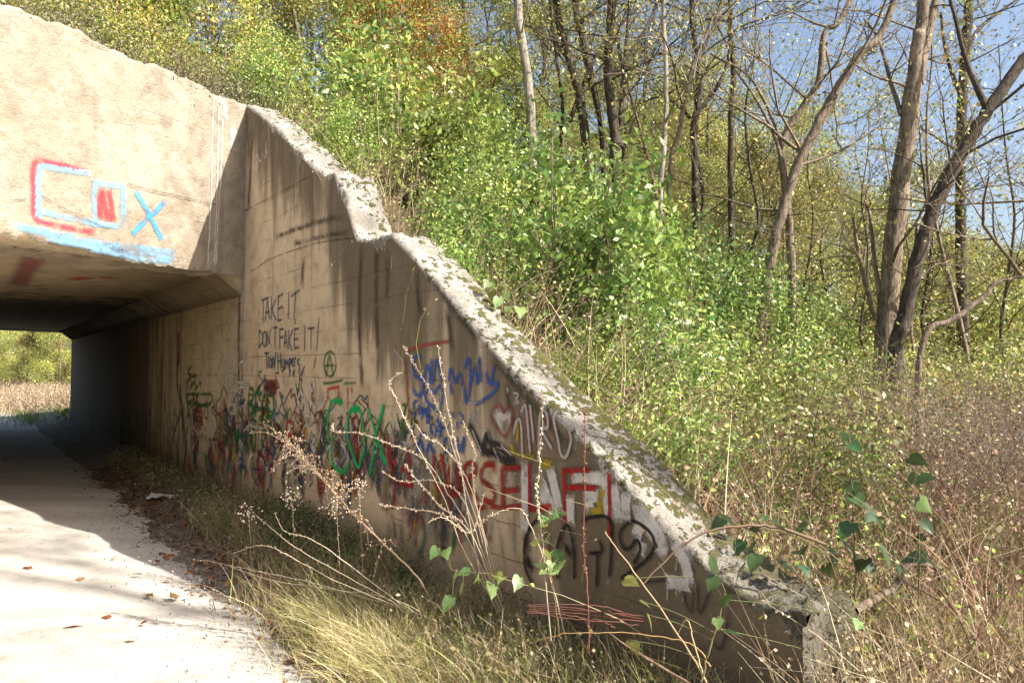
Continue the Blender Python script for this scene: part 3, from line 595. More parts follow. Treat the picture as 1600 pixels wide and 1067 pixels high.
# marks on the tunnel ceiling
def ceil_patch(px, wpx, col):
    pts = []
    for u, v in px:
        r = ray(u, v); s = (CEZ-CAMZ)/r.z; p = Vector((0, 0, CAMZ))+r*s; pts.append(W2L(p.x, p.y))
    pts = np.array(pts); t = unit(np.gradient(pts, axis=0)); nn = np.c_[-t[:, 1], t[:, 0]]; wd = wpx
    V = []; uv = []
    for i, p in enumerate(pts):
        for a in (-.5, -.25, 0, .25, .5): q = p+nn[i]*a*wd; V.append((q[0], q[1], CEZ-.004)); uv.append((a+.5, 0.0 if i in (0, len(pts)-1) else 1.))
    mb = MB(); mb.add(V, [[5*i+j, 5*i+j+1, 5*i+6+j, 5*i+5+j] for i in range(len(pts)-1) for j in range(4)], uv=uv)
    obj('paint_patch', mb.mesh('paint_patch', paint_mat(col, .8, .7, .3)), UP)
ceil_patch([(110, 438), (120, 436), (132, 434), (140, 432)], .3, (.5, .06, .03)); ceil_patch([(150, 432), (160, 433), (172, 434), (180, 433)], .3, (.5, .06, .03))
ceil_patch([(60, 395), (48, 412), (36, 430), (22, 455)], .35, (.28, .08, .07))

# ---------------------------------------------------------------- plants: builders
def grow(mb, p, d, L, r, lvl, maxl, tips, q, nch=(3, 5), up=.25, spread=.9, n=5):
    k = 5; pts = [np.array(p, float)]; d = unit(np.array(d, float))
    for i in range(k):
        d = unit(d+q.normal(0, .16, 3)+np.array([0, 0, up*.12])); pts.append(pts[-1]+d*L/k)
    pts = np.array(pts); tube(mb, pts, np.linspace(r, r*.35, k+1), n if lvl == 0 else (4 if lvl == 1 else 3))
    if lvl >= maxl: tips.extend(pts[2:]); return
    if lvl == maxl-1: tips.extend(pts[4:])
    for c in range(q.integers(*nch)+1):
        t = q.uniform(.3, 1); i = min(int(t*k), k-1); b = pts[i]*(1-(t*k-i))+pts[i+1]*(t*k-i)
        dd = unit(unit(pts[i+1]-pts[i])+q.normal(0, spread*.7, 3)+np.array([0, 0, up]))
        grow(mb, b, dd, L*q.uniform(.42, .68), r*(1-.6*t)*.6, lvl+1, maxl, tips, q, nch, up, spread, n)
def crown_mesh(name, tips, q, nleaf, size, pal, sig=.18):
    tips = np.array(tips); mb = MB(); idx = q.integers(0, len(tips), nleaf)
    pos = tips[idx]+q.normal(0, sig, (nleaf, 3)); tint = palette(len(tips), pal, .18, q)[idx]
    leaves(mb, pos, q.uniform(.6, 1.25, nleaf)*size, np.clip(tint*(1+q.normal(0, .2, (nleaf, 1))), .004, .8), r=q)
    return mb.mesh(name, M['leaf'])
def shrub_meshes(seed, pal, nleaf, size, rad=.75, hgt=1.3, sig=.1, nst=16):
    q = np.random.default_rng(seed); mb = MB(); tips = []
    for i in range(nst):
        a = q.uniform(0, 6.28); rr = rad*math.sqrt(q.uniform(0, 1)); h = hgt*(1-.45*(rr/rad)**2)*q.uniform(.6, 1.1)
        e = np.array([rr*math.cos(a), rr*math.sin(a), h]); s = e*np.array([.15, .15, 0]); m = (s+e)/2+q.normal(0, .06, 3)
        pts = smooth_path([s-np.array([0, 0, .15]), m, e], 4); tube(mb, pts, np.linspace(.011, .003, len(pts)), 3)
        for t in range(3, len(pts)):
            for _ in range(2): tips.append(pts[t]+q.normal(0, .13, 3)*np.array([1, 1, .8]))
    return mb.mesh('shrub_stem', M['bark']), crown_mesh('shrub_foliage', tips, q, nleaf, size, pal, sig)
def tree_meshes(seed, pal, nleaf, size, hgt=11, r0=.14, nlimb=13, bark='bark', start=.3, sig=.28, spread=.9):
    q = np.random.default_rng(seed); mb = MB(); tips = []
    pts = [np.array([0, 0, -.4])]
    for i in range(7): pts.append(np.array([pts[-1][0]+q.normal(0, .16), pts[-1][1]+q.normal(0, .16), hgt*(i+1)/7]))
    pp = smooth_path(pts, 4); tube(mb, pp, np.linspace(r0, r0*.18, len(pp)), 8)
    for i in range(nlimb):
        t = start+(1-start)*(i+q.uniform(0, 1))/nlimb; b = pp[min(int(t*(len(pp)-1)), len(pp)-1)]; a = q.uniform(0, 6.28)
        grow(mb, b, (math.cos(a), math.sin(a), q.uniform(.25, .9)), hgt*.30*(1.15-.7*t), r0*.42*(1.1-.8*t), 1, 3, tips, q, spread=spread)
    return mb.mesh('tree_trunk', M[bark], True), crown_mesh('tree_crown', tips, q, nleaf, size, pal, sig)
def place(name, label, cat, group, meshes, parts, loc, rz, s, sz=None, tilt=0):
    t = thing(name, label, cat, loc, rz, group); t.scale = (s, s, sz or s); t.rotation_euler = (tilt, tilt*.6, rz)
    for pn, m in zip(parts, meshes):
        if m: obj(pn, m, t)
    return t
GRE = [(.23, .33, .06), (.32, .41, .09), (.14, .24, .045), (.41, .46, .12), (.09, .16, .035), (.27, .37, .07)]
YEG = [(.36, .38, .08), (.44, .42, .11), (.24, .30, .07), (.50, .40, .10)]
OLI = [(.27, .29, .08), (.37, .36, .10), (.18, .21, .06), (.44, .38, .12)]
ORA = [(.64, .32, .08), (.54, .19, .05), (.50, .42, .09), (.66, .42, .10), (.32, .38, .07), (.40, .43, .09), (.36, .40, .08)]
GRY = [(.23, .26, .12), (.28, .29, .15), (.18, .22, .08), (.32, .28, .16)]
SH = {'green': [shrub_meshes(20, GRE, 4200, .058), shrub_meshes(21, GRE[:3], 3200, .072, .8, 1.5), shrub_meshes(22, GRE[2:], 2800, .062, .6, 1.7, .16), shrub_meshes(23, GRE, 2400, .082, .85, 1.2, .11), shrub_meshes(24, GRE+YEG[:2], 1300, .06, .7, 1.6, .2, 26)], 'lime': [shrub_meshes(30+i, YEG+GRE[:2], 3200, .06) for i in range(2)],
      'orange': [shrub_meshes(40+i, ORA, 3000, .065, .9, 1.9) for i in range(2)], 'olive': [shrub_meshes(50+i, OLI, 2600, .06, .85, 1.5, .14) for i in range(2)],
      'grey': [shrub_meshes(60+i, GRY, 900, .04, .5, .55, .08) for i in range(2)]}
SL = {'green': 'bright green leafy shrub on the embankment slope beside the wing wall', 'lime': 'yellow-green shrub high on the embankment slope',
      'orange': 'orange-red autumn shrub on top of the embankment above the underpass', 'olive': 'sparse olive-brown bush in the thicket under the bare trees',
      'grey': 'low grey-green herb clump along the headwall top'}
NM = {'green': 'green_shrub', 'lime': 'yellow_green_shrub', 'orange': 'autumn_shrub', 'olive': 'thicket_bush', 'grey': 'herb_clump'}
def shrub(kind, lx, ly, s, dz=0, sz=None):
    qv_ = MD[0]*lx+MD[1]*ly; lab = SL[kind]; grp = NM[kind].replace('_', ' ')
    if kind == 'green': lab, grp = (('small bright green shrub right behind the wing wall coping', 'green shrubs behind the coping') if ly < 1.7 and ly > 0 else ('bright green shrub high on the bank below the bare trunks', 'green shrubs high on the bank') if qv_ < .8 else
        ('bright green shrub halfway down the embankment slope', 'green shrubs on the mid slope') if qv_ < 3.6 else ('green shrub at the foot of the embankment beside the dry grass', 'green shrubs at the embankment foot'))
    if kind == 'olive': lab, grp = (('tall olive bush deep in the woods behind the trunks', 'tall olive bushes in the woods') if s > 1.5 else ('olive-brown bush low on the embankment foot', 'olive bushes at the embankment foot') if qv_ < 6 else ('sparse olive-brown bush in the thicket around the forked trunk', 'olive bushes in the thicket'))
    if kind == 'lime' and ly < 0: lab, grp = 'yellow-green shrub on the bank above the headwall', 'yellow-green shrubs above the headwall'
    if kind == 'lime' and qv_ > 5: lab, grp = 'yellow-green bush in the woods beyond the dry weeds', 'yellow-green bushes in the woods'
    x, y = L2W(lx, ly); z = float(Hq(np.array(lx), np.array(ly)))+dz; v = SH[kind][random.randrange(len(SH[kind]))]
    place(NM[kind], lab, 'shrub' if kind != 'grey' else 'plant', grp, v, ('stem', 'foliage'), (x, y, z), random.uniform(0, 6.28), s, sz)
q = np.random.default_rng(5)
def jitter_grid(x0, x1, y0, y1, d):
    for a in np.arange(x0, x1, d):
        for b in np.arange(y0, y1, d): yield a+q.uniform(-.4, .4)*d, b+q.uniform(-.4, .4)*d
for a, b in jitter_grid(-3.4, 6.4, .9, 19, .98):       # slope right of the wing wall
    qq = MD[0]*a+MD[1]*b
    if qq < -3.6 or qq > 6.7: continue
    near = b < 1.5
    g = 'green' if qq > -.6 or q.random() < .5 else 'lime'
    if qq < -1.3 and b < 6 and q.random() < .4: g = 'orange'
    if qq > 5.6: g = 'olive' if q.random() < .35 else 'green'
    if q.random() < .05: continue
    s = q.uniform(.6, 1.4)*(.6 if near else 1)
    if qq > 5.0: s *= .75
    shrub(g, a, b, s)
for k in np.arange(-.6, 6.2, .34):                        # lip of the headwall
    for qq, kd, s in ((-.5, 'grey', .8), (-.95, 'lime', .5)):
        qv = qq+q.uniform(-.12, .12); kk = k+q.uniform(-.15, .15)
        if kd == 'lime' and q.random() < .4: kd = 'grey'; s = 1.1
        shrub(kd, kk*HD[0]+qv*MD[0], kk*HD[1]+qv*MD[1], s*q.uniform(.8, 1.2))
for k in np.arange(-1.2, 6.5, .95):                       # bank above the headwall
    for qq in (-1.7, -2.7, -3.7):
        qv = qq+q.uniform(-.3, .3); kk = k+q.uniform(-.3, .3)
        g = 'lime' if q.random() < .62 else ('green' if q.random() < .6 else 'orange')
        shrub(g, kk*HD[0]+qv*MD[0], kk*HD[1]+qv*MD[1], q.uniform(.9, 1.25)*(.8 if qq > -2 else 1.15))
for u, d, kd, s in ((1010, 6.2, 'green', .6), (1060, 7.0, 'green', .75), (1110, 6.4, 'olive', .6), (1140, 7.6, 'green', .8), (1090, 5.4, 'green', .45), (1180, 8.2, 'olive', .8), (1230, 9.0, 'green', .8), (1290, 10, 'olive', .9), (1520, 10.5, 'olive', 1.2), (1560, 9.5, 'olive', 1.2), (1600, 10.5, 'green', 1.3), (1480, 11.5, 'olive', 1.2), (1330, 6.5, 'olive', .45), (1230, 5.0, 'green', .3), (1450, 6.0, 'green', .35), (1560, 4.6, 'olive', .35)):
    p = P(u, 575, d); shrub(kd, *W2L(p.x, p.y), s)
# ---------------------------------------------------------------- woodland trees
TR = [tree_meshes(70, YEG+OLI[:1], 15000, .15, start=.15), tree_meshes(71, OLI+YEG[:1], 14000, .15, 10, start=.15), tree_meshes(72, YEG+GRE[:2], 15000, .15, 12, start=.2),
      tree_meshes(73, OLI, 3500, .13, 11, .12, 14, 'bark_dark'), tree_meshes(74, YEG+OLI+GRE[:1], 11000, .14, 9, .1, start=.12),
      tree_meshes(75, ORA, 8500, .15, 8, .1, 16, start=.12)]
TLB = ['yellow-green slender tree in the woods behind the weeds', 'olive-leaved tree in the woods behind the weeds', 'tall fresh-green tree in the woods behind the weeds',
       'nearly bare dark tree in the woods behind the weeds', 'small yellowing tree in the woods behind the weeds', 'orange-leaved autumn tree on the embankment top']
def wood(i, x, y, s, sz=None):
    place('woodland_tree', TLB[i] if i < 5 or True else '', 'tree', ['yellow-green woodland trees', 'olive woodland trees', 'fresh green woodland trees', 'bare woodland trees', 'small yellowing woodland trees', 'orange trees on the embankment'][i],
          TR[i], ('trunk', 'crown'), (x, y, H(x, y)), q.uniform(0, 6.28), s, sz)
for row, (dep, du, s0) in enumerate(((19, 100, .5), (25, 74, .6), (32, 54, .66), (42, 46, .80))):
    for u in np.arange(1010 if row else 1130, 1720, du):
        uu = u+q.uniform(-.4, .4)*du; d = dep*q.uniform(.9, 1.12); p = P(uu, 575, d); i = int(q.choice([0, 1, 1, 3, 4, 4, 2]))
        if row == 0 and i in (0, 2): i = 4
        wood(i, p.x, p.y, s0*q.uniform(.75, 1.1))
for u, d, i, s in ((640, 17, 4, .6), (735, 19, 3, .7), (700, 23, 2, .55), (860, 24, 2, .48), (905, 21, 3, .7), (955, 26, 0, .46), (1010, 24, 3, .75), (1075, 27, 2, .5), (560, 18, 2, .5), (470, 17, 0, .5), (1120, 23, 3, .7), (840, 19, 3, .6), (640, 13.5, 5, .42), (585, 12.8, 5, .34), (690, 15, 5, .36), (470, 13, 0, .34), (390, 12.5, 2, .32), (740, 16, 0, .42), (330, 12, 0, .34), (520, 15, 0, .45), (250, 12, 2, .36), (800, 17, 4, .36), (880, 18, 2, .28), (1000, 19, 4, .32), (1060, 21, 2, .34)):
    p = P(u, 575, d); wood(i, p.x, p.y, s)
SAP = [tree_meshes(96, OLI, 1100, .09, 9, .05, 15, 'bark_dark', .2, .2, 1.1), tree_meshes(97, YEG, 1300, .09, 8, .045, 15, 'bark', .25, .2, 1.1)]
for k_ in range(17):
    u = 790+k_*48+q.uniform(-10, 10); d = q.uniform(12, 19); p = P(u, 575, d); i = k_ % 2
    place('thin_sapling', ['spindly dark sapling with fine bare twigs among the trunks', 'spindly grey sapling with yellow leaves among the trunks'][i], 'tree', ['dark saplings', 'yellow-leaved saplings'][i], SAP[i], ('trunk', 'crown'), (p.x, p.y, H(p.x, p.y)), q.uniform(0, 6), q.uniform(.6, 1.05), None, q.normal(0, .08))
for u in np.arange(1120, 1700, 42):                       # undergrowth in the woods
    for d in (11.5, 13.5, 16, 19, 24):
        p = P(u+q.uniform(-20, 20), 575, d*q.uniform(.9, 1.1)); lx, ly = W2L(p.x, p.y)
        if MD[0]*lx+MD[1]*ly < 5.2: continue
        shrub('olive' if q.random() < .75 else 'lime', lx, ly, q.uniform(.8, 1.3)*(.8 if d < 14 else (1.3 if d < 18 else 2.2)))
# beyond the far mouth of the tunnel
for u, d, i, s in ((45, 44, 2, .55), (75, 50, 0, .6), (15, 60, 0, .5), (100, 47, 4, .6), (-20, 70, 1, .6), (125, 42, 1, .6), (-70, 75, 2, .6), (60, 40, 1, .45), (95, 40, 0, .5), (30, 55, 2, .6), (0, 50, 0, .4)):
    p = P(u, 575, d); t = place('field_edge_tree', 'leafy green tree at the field edge seen through the tunnel', 'tree', 'trees beyond the tunnel', TR[i], ('trunk', 'crown'), (p.x, p.y, -2.2*s), q.uniform(0, 6), s)
# ---------------------------------------------------------------- single trees that stand out
def feature_tree(label, px, widths, depth, bark='bark', limbs=(), leafn=0, pal=OLI, twigs=8, seed=0, ext=5., name='bare_tree'):
    qs = np.random.default_rng(900+seed); pts = [np.array(P(u, v, depth)) for u, v in px]; k = depth/F
    top = pts[-1]+unit(pts[-1]-pts[-2])*ext*.5+np.array([0, 0, ext*.5]); b = pts[0].copy(); b[2] = H(b[0], b[1])-.3
    if b[2] > pts[0][2]-.2: b[2] = pts[0][2]-.4
    b[:2] += (pts[0]-pts[1])[:2]*.3
    allp = [b]+pts+[top]; r = [widths[0]*.62*k]+[w_*.5*k for w_ in widths]+[widths[-1]*.25*k]
    org = np.array([b[0], b[1], b[2]]); mb = MB(); tips = []
    pp = smooth_path(np.array(allp)-org, 6, .006); rr = np.interp(np.linspace(0, 1, len(pp)), np.linspace(0, 1, len(r)), r)
    tube(mb, pp, rr*(1+qs.normal(0, .03, len(pp))), 12)
    t = thing(name, label, 'tree', tuple(org))
    for i in range(twigs):
        f = qs.uniform(.4, 1); b_ = pp[int(f*(len(pp)-1))]; a = qs.uniform(0, 6.28)
        grow(mb, b_, (math.cos(a), math.sin(a), qs.uniform(.2, 1)), qs.uniform(1.2, 2.6), .022*qs.uniform(.6, 1.4), 1, 3, tips, qs)
    obj('trunk', mb.mesh('trunk', M[bark], True), t)
    for lp, lw, ld in limbs:
        mb = MB(); lpts = np.array([P(u, v, depth+ld*i/(len(lp)-1)) for i, (u, v) in enumerate(lp)])-org; sp_ = smooth_path(lpts, 5, .004)
        tube(mb, sp_, np.linspace(lw*.5*k, lw*.22*k, len(sp_)), 7)
        for i in range(4):
            f = qs.uniform(.4, 1); a = qs.uniform(0, 6.28); grow(mb, sp_[int(f*(len(sp_)-1))], (math.cos(a), math.sin(a), qs.uniform(0, .9)), qs.uniform(.6, 1.5), .012, 1, 3, tips, qs)
        obj('limb', mb.mesh('limb', M[bark], True), t)
    if leafn and tips: obj('crown', crown_mesh('crown', tips, qs, leafn, .075, pal, .12), t)
    return t
feature_tree('thick grey-brown trunk forking high up, rising from pinkish weeds', [(1376, 700), (1380, 600), (1386, 500), (1402, 330), (1424, 160), (1436, 60), (1442, -20)], [36, 33, 31, 28, 27, 19, 17], 11,
  limbs=[([(1432, 130), (1448, 60), (1470, -30)], 22, .3), ([(1368, 500), (1352, 440), (1340, 390), (1334, 340)], 9, -.6), ([(1375, 470), (1366, 400), (1358, 330), (1345, 318)], 8, .5), ([(1408, 180), (1392, 130), (1372, 60), (1350, 30)], 8, .8), ([(1392, 520), (1415, 470), (1428, 420), (1432, 350)], 8, -.5)], leafn=260, seed=1, twigs=5)
feature_tree('dark trunk leaning far over to the right from the thick forked trunk', [(1398, 560), (1412, 500), (1432, 410), (1462, 320), (1500, 245), (1545, 170), (1600, 92), (1660, 20)], [25, 23, 21, 21, 20, 19, 18, 16], 10.4, 'bark_dark',
  limbs=[([(1540, 165), (1516, 110), (1498, 50), (1482, -10)], 11, .5), ([(1440, 405), (1448, 330), (1440, 250)], 7, .4)], leafn=200, seed=2, twigs=6)
feature_tree('straight dark upright trunk behind the leaning tree', [(1506, 560), (1503, 440), (1500, 300), (1503, 180), (1510, 60), (1514, -10)], [17, 16, 15, 15, 14, 13], 15.5, 'bark_dark',
  limbs=[([(1508, 80), (1535, 40), (1590, 0)], 8, .5), ([(1506, 160), (1480, 90), (1470, 20)], 8, -.5)], leafn=500, seed=3)
feature_tree('smooth slender trunk curving up to the right past the shrubs', [(1186, 540), (1200, 430), (1216, 355), (1240, 275), (1290, 172), (1340, 90), (1400, -5)], [18, 17, 16, 16, 15, 13, 11], 11,
  limbs=[([(1232, 300), (1216, 230), (1190, 170), (1150, 110)], 8, .6)], leafn=300, seed=4)
feature_tree('crooked thin tree with broken snag behind the smooth slender trunk', [(1240, 520), (1236, 400), (1228, 300), (1222, 225), (1256, 165), (1280, 125), (1290, 50), (1330, -5)], [14, 13, 12, 12, 11, 11, 9, 7], 13.5,
  limbs=[([(1222, 225), (1195, 160), (1165, 115), (1110, 85)], 6, .5), ([(1287, 60), (1300, 130), (1310, 230)], 4, .1)], leafn=500, pal=YEG, seed=5)
feature_tree('low bough sweeping right out of the dark thicket', [(1440, 540), (1490, 500), (1530, 470), (1560, 440), (1620, 415)], [9, 9, 8, 7, 6], 9.5, seed=6, ext=1.5, twigs=4, leafn=60)
feature_tree('pale straight trunk above the green shrubs', [(832, 240), (826, 140), (815, 60), (808, -10)], [15, 15, 14, 14], 13, 'bark_pale', leafn=900, pal=YEG, seed=7, twigs=7)
feature_tree('dark trunk leaning beside the pale straight trunk', [(915, 230), (905, 150), (886, 75), (868, -10)], [15, 14, 13, 12], 14, 'bark_dark', leafn=900, pal=YEG, seed=8)
feature_tree('second dark trunk rising behind the leaning dark trunk', [(942, 220), (925, 130), (905, 40), (896, -10)], [11, 11, 10, 9], 15, 'bark_dark', leafn=700, pal=OLI, seed=9, limbs=[([(890, 190), (930, 90), (970, 40), (1020, -10)], 8, .5)])
feature_tree('stout dark double trunk on the embankment crest', [(962, 285), (960, 210), (950, 110), (956, 0)], [19, 17, 15, 14], 13.5, 'bark_dark', leafn=600, pal=OLI, seed=10, limbs=[([(968, 230), (975, 120), (985, -10)], 12, .4), ([(955, 120), (1000, 60), (1030, 0)], 7, .5)])
feature_tree('thin pale sapling standing straight on the embankment', [(1030, 330), (1038, 230), (1041, 120), (1036, -10)], [8, 8, 7, 7], 11.5, 'bark_pale', leafn=160, pal=YEG, seed=11, twigs=4)
feature_tree('thin sapling leaning right on the embankment', [(1046, 280), (1062, 200), (1085, 100), (1130, -5)], [8, 8, 7, 6], 12.5, 'bark', leafn=260, pal=YEG, seed=12, twigs=5)
feature_tree('forked crooked trunk with arching bough on the embankment', [(1086, 260), (1083, 205), (1094, 140), (1086, 70), (1080, -10)], [11, 11, 10, 9, 8], 14, 'bark_dark', leafn=500, pal=YEG, seed=13, limbs=[([(1085, 195), (1060, 165), (1030, 152), (1005, 160)], 6, .5), ([(1088, 180), (1130, 120), (1143, 50), (1140, -10)], 8, .4)])
feature_tree('slim dark trunk at the far end of the green shrubs', [(1142, 210), (1146, 120), (1140, 40), (1141, -10)], [9, 9, 8, 8], 15, 'bark_dark', leafn=700, pal=YEG, seed=14)
# a tree behind the viewer on the sunny side whose boughs shade the road a little
# ---------------------------------------------------------------- dry weeds
def field_pts(n, fx):
    out = []
    while len(out) < n:
        c = fx();
        if c is not None: out.append(c)
    return np.array(out)
TAN = [(.50, .40, .25), (.38, .28, .16), (.60, .51, .35), (.24, .165, .095), (.42, .30, .19)]
PKB = [(.24, .165, .12), (.32, .23, .175), (.16, .105, .075), (.38, .29, .22)]
GRS = [(.30, .32, .10), (.38, .36, .14), (.22, .27, .07), (.46, .40, .20)]
def weeds(name, label, pts, n_each, hgt, lean, pal, width=.006, seeds=0, seedpal=None, spread=.25, sseed=.02, mat='dry', leafy=0):
    mb = MB(); n = len(pts)*n_each
    b = np.repeat(pts, n_each, 0)+np.c_[q.normal(0, spread, (n, 2)), np.zeros(n)]
    ln = hgt*q.uniform(.45, 1.15, n); d = unit(np.c_[q.normal(lean[0], .32, n), q.normal(lean[1], .32, n), np.ones(n)]); be = np.c_[q.normal(lean[0]*.8, .28, n), q.normal(lean[1]*.8, .28, n), -np.abs(q.normal(.12, .12, n))]
    ctr = blades(mb, b, d, ln, width*q.uniform(.6, 1.5, n), be, palette(n, pal, .2))
    if seeds:
        m = n*seeds; idx = np.repeat(np.arange(n), seeds); t = q.uniform(.45, 1, m)*4; i = np.minimum(t.astype(int), 3); f = (t-i)[:, None]
        pos = ctr[idx, i]*(1-f)+ctr[idx, i+1]*f+q.normal(0, .022, (m, 3)); leaves(mb, pos, q.uniform(.6, 1.4, m)*sseed, palette(m, seedpal or pal, .25), .1, .7)
    o = obj(name, mb.mesh(name, M[mat]), None, kind='stuff', label=label, category='weeds'); return o
def on_flat(u0, u1, d0, d1, qmin=4.0):
    def fx():
        d = math.sqrt(q.uniform(d0**2, d1**2)); p = P(q.uniform(u0, u1), 575, d); lx, ly = W2L(p.x, p.y)
        if ly < WT+.15 or MD[0]*lx+MD[1]*ly < qmin: return None
        return (p.x, p.y, H(p.x, p.y)-.03)
    return fx
weeds('dry_grass', 'tangled dry tan grass filling the ground beyond the wing wall', field_pts(330, on_flat(1000, 1750, 2.5, 9)), 36, .85, (-.12, -.1), TAN+TAN[3:4]*2, .006, 1, PKB, spread=.15, sseed=.014)
weeds('red_brown_stalks', 'upright red-brown dead stalks standing through the dry grass', field_pts(130, on_flat(1150, 1750, 2.7, 8)), 7, 1.25, (0, 0), [(.20, .11, .07), (.28, .17, .11), (.14, .08, .055)], .008, 9, [(.25, .15, .10), (.36, .24, .16)], spread=.12, sseed=.022)
weeds('dry_weed_thicket', 'pinkish brown seed-headed weeds under the forked trunk', field_pts(190, on_flat(1290, 1720, 5.2, 10.5, 5)), 16, 1.5, (.05, -.05), PKB, .006, 16, [(.32, .24, .19), (.20, .13, .095), (.14, .09, .06), (.24, .17, .13)], spread=.14, sseed=.017)
weeds('leafy_undergrowth', 'low green leaves scattered among the dry grass', field_pts(160, on_flat(1050, 1700, 3, 9)), 8, .5, (0, 0), GRS, .006, 6, GRE+YEG, sseed=.05, mat='leaf')
def on_slope():
    lx, ly = q.uniform(-.6, 7.0), WT+abs(q.normal(0, .5))+.05; x, y = L2W(lx, ly); return (x, y, float(Hq(np.array(lx), np.array(ly)))-.02)
weeds('slope_grass', 'pale dry stalks leaning along the back of the wing wall', field_pts(170, on_slope), 9, .85, (.25, -.02), TAN+GRS[:1], .006, 3, TAN+GRE, sseed=.03)
def on_slope2():
    lx, ly = q.uniform(-2, 6), q.uniform(.6, 9); x, y = L2W(lx, ly); return (x, y, float(Hq(np.array(lx), np.array(ly))))
weeds('tall_dry_stalks', 'tall pale stalks standing up through the green shrubs', field_pts(130, on_slope2), 3, 1.75, (0, 0), TAN, .008, 3, TAN, sseed=.03)
BR = []
for sd in (1, 2, 3):
    qb = np.random.default_rng(300+sd); mb = MB(); tp = []
    for i in range(9): a = qb.uniform(0, 6.28); grow(mb, (qb.normal(0, .12), qb.normal(0, .12), -.05), (.45*math.cos(a), .45*math.sin(a), 1), qb.uniform(.8, 1.5), .009, 0, 2, tp, qb, (3, 5), .2, .9, 4)
    BR.append((mb.mesh('twigs', M['bark_pale' if sd == 1 else 'bark']), crown_mesh('dead_leaves', tp, qb, 420, .035, [(.30, .19, .11), (.22, .14, .08), (.40, .29, .18), (.24, .25, .08)], .06)))
for i in range(24):
    fb = on_flat(1180, 1640, 4.0, 10, 6.6); c = fb()
    while c is None: c = fb()
    place('dead_brush', 'bare twiggy dead brush tangled in the dry grass beyond the wing wall', 'shrub', 'dead brush in the dry grass', BR[i % 3], ('twigs', 'dead_leaves'), c, q.uniform(0, 6), q.uniform(.45, .9))
# weeds between road and wing wall
def vh(lx, ly): return float(verge_h(np.array(lx), np.array(ly)))
def on_verge(x0, x1, y0, y1):
    def fx():
        lx, ly = q.uniform(x0, x1), q.uniform(y0, y1); x, y = L2W(lx, ly); return (x, y, vh(lx, ly)-.02)
    return fx
DGR = [(.14, .15, .05), (.24, .20, .10), (.32, .26, .15), (.10, .12, .04)]
weeds('verge_grass', 'short mixed grass and weeds along the foot of the wing wall', field_pts(360, on_verge(.6, 7.6, -.6, -.05)), 22, .36, (0, 0), DGR+TAN[:2], .005, 1, DGR, .12, .022)
weeds('verge_dry_grass', 'matted dry tan grass in front of the wing wall', field_pts(460, on_verge(3.4, 8.2, -1.0, -.1)), 24, .33, (-.05, -.1), TAN+GRS, .0045, 0, None, .12)
weeds('tunnel_side_weeds', 'dim weeds at the foot of the tunnel wall', field_pts(120, on_verge(-6, 1.2, -.45, -.08)), 16, .22, (0, 0), DGR, .006, 2, DGR, .12, .03)
def far_f(u0, u1, d0, d1):
    def fx():
        p = P(q.uniform(u0, u1), 575, q.uniform(d0, d1)); lx, ly = W2L(p.x, p.y)
        if ly < -1.2: return None
        return (p.x, p.y, 0.0)
    return fx
weeds('far_field_grass', 'sunlit dry grass beyond the far mouth of the tunnel', field_pts(420, far_f(-60, 130, 27, 46)), 22, 1.0, (0, 0), TAN+PKB, .02, 2, TAN, .5, .05)
weeds('far_verge_grass', 'fresh green grass beside the road beyond the tunnel', field_pts(200, on_verge(-40, -16, -1.5, .4)), 24, .25, (0, 0), [(.12, .24, .04), (.16, .28, .06)], .012, 0, None, .25)
def by_end():
    lx, ly = WEND+abs(q.normal(.02, .25))+.02, q.uniform(-.1, .6); x, y = L2W(lx, ly); return (x, y, float(Hq(np.array(lx), np.array(ly)))-.03)
weeds('wall_end_straw', 'upright pale straw standing against the broken wall end', field_pts(40, by_end), 8, .62, (0, 0), TAN, .005, 2, TAN, .06, .02)
# straw-coloured grass tussocks
for i, (u, v, s) in enumerate(((600, 1000, 1.1), (560, 978, 1.0), (645, 1020, 1.15), (520, 958, .8), (690, 1040, 1.0), (625, 1045, .9), (735, 1055, .8), (580, 1030, .8), (668, 1062, .8))):
    r_ = ray(u, v); k = -(CAMZ-.1)/r_.z; x, y = r_.x*k, r_.y*k; lx, ly = W2L(x, y); z = vh(lx, min(ly, 0))
    mb = MB(); n = 420; a = q.uniform(0, 6.28, n); rr = np.abs(q.normal(0, .11, n)); b = np.c_[np.cos(a)*rr, np.sin(a)*rr, np.zeros(n)]
    d = unit(np.c_[np.cos(a)*q.uniform(.1, .9, n), np.sin(a)*q.uniform(.1, .9, n), np.ones(n)]); be = np.c_[np.cos(a)*.35, np.sin(a)*.35, -np.abs(q.normal(.3, .15, n))]
    blades(mb, b, d, .36*s*q.uniform(.5, 1.2, n), np.full(n, .0045), be, palette(n, [(.46, .44, .17), (.56, .50, .24), (.34, .38, .12), (.62, .54, .32)], .2), 5)
    t = thing('grass_tussock', 'sunlit straw-green grass tussock beside the gravel road', 'grass', (x, y, z), 0, 'straw grass tussocks by the road'); obj('blades', mb.mesh('blades', M['leaf']), t)
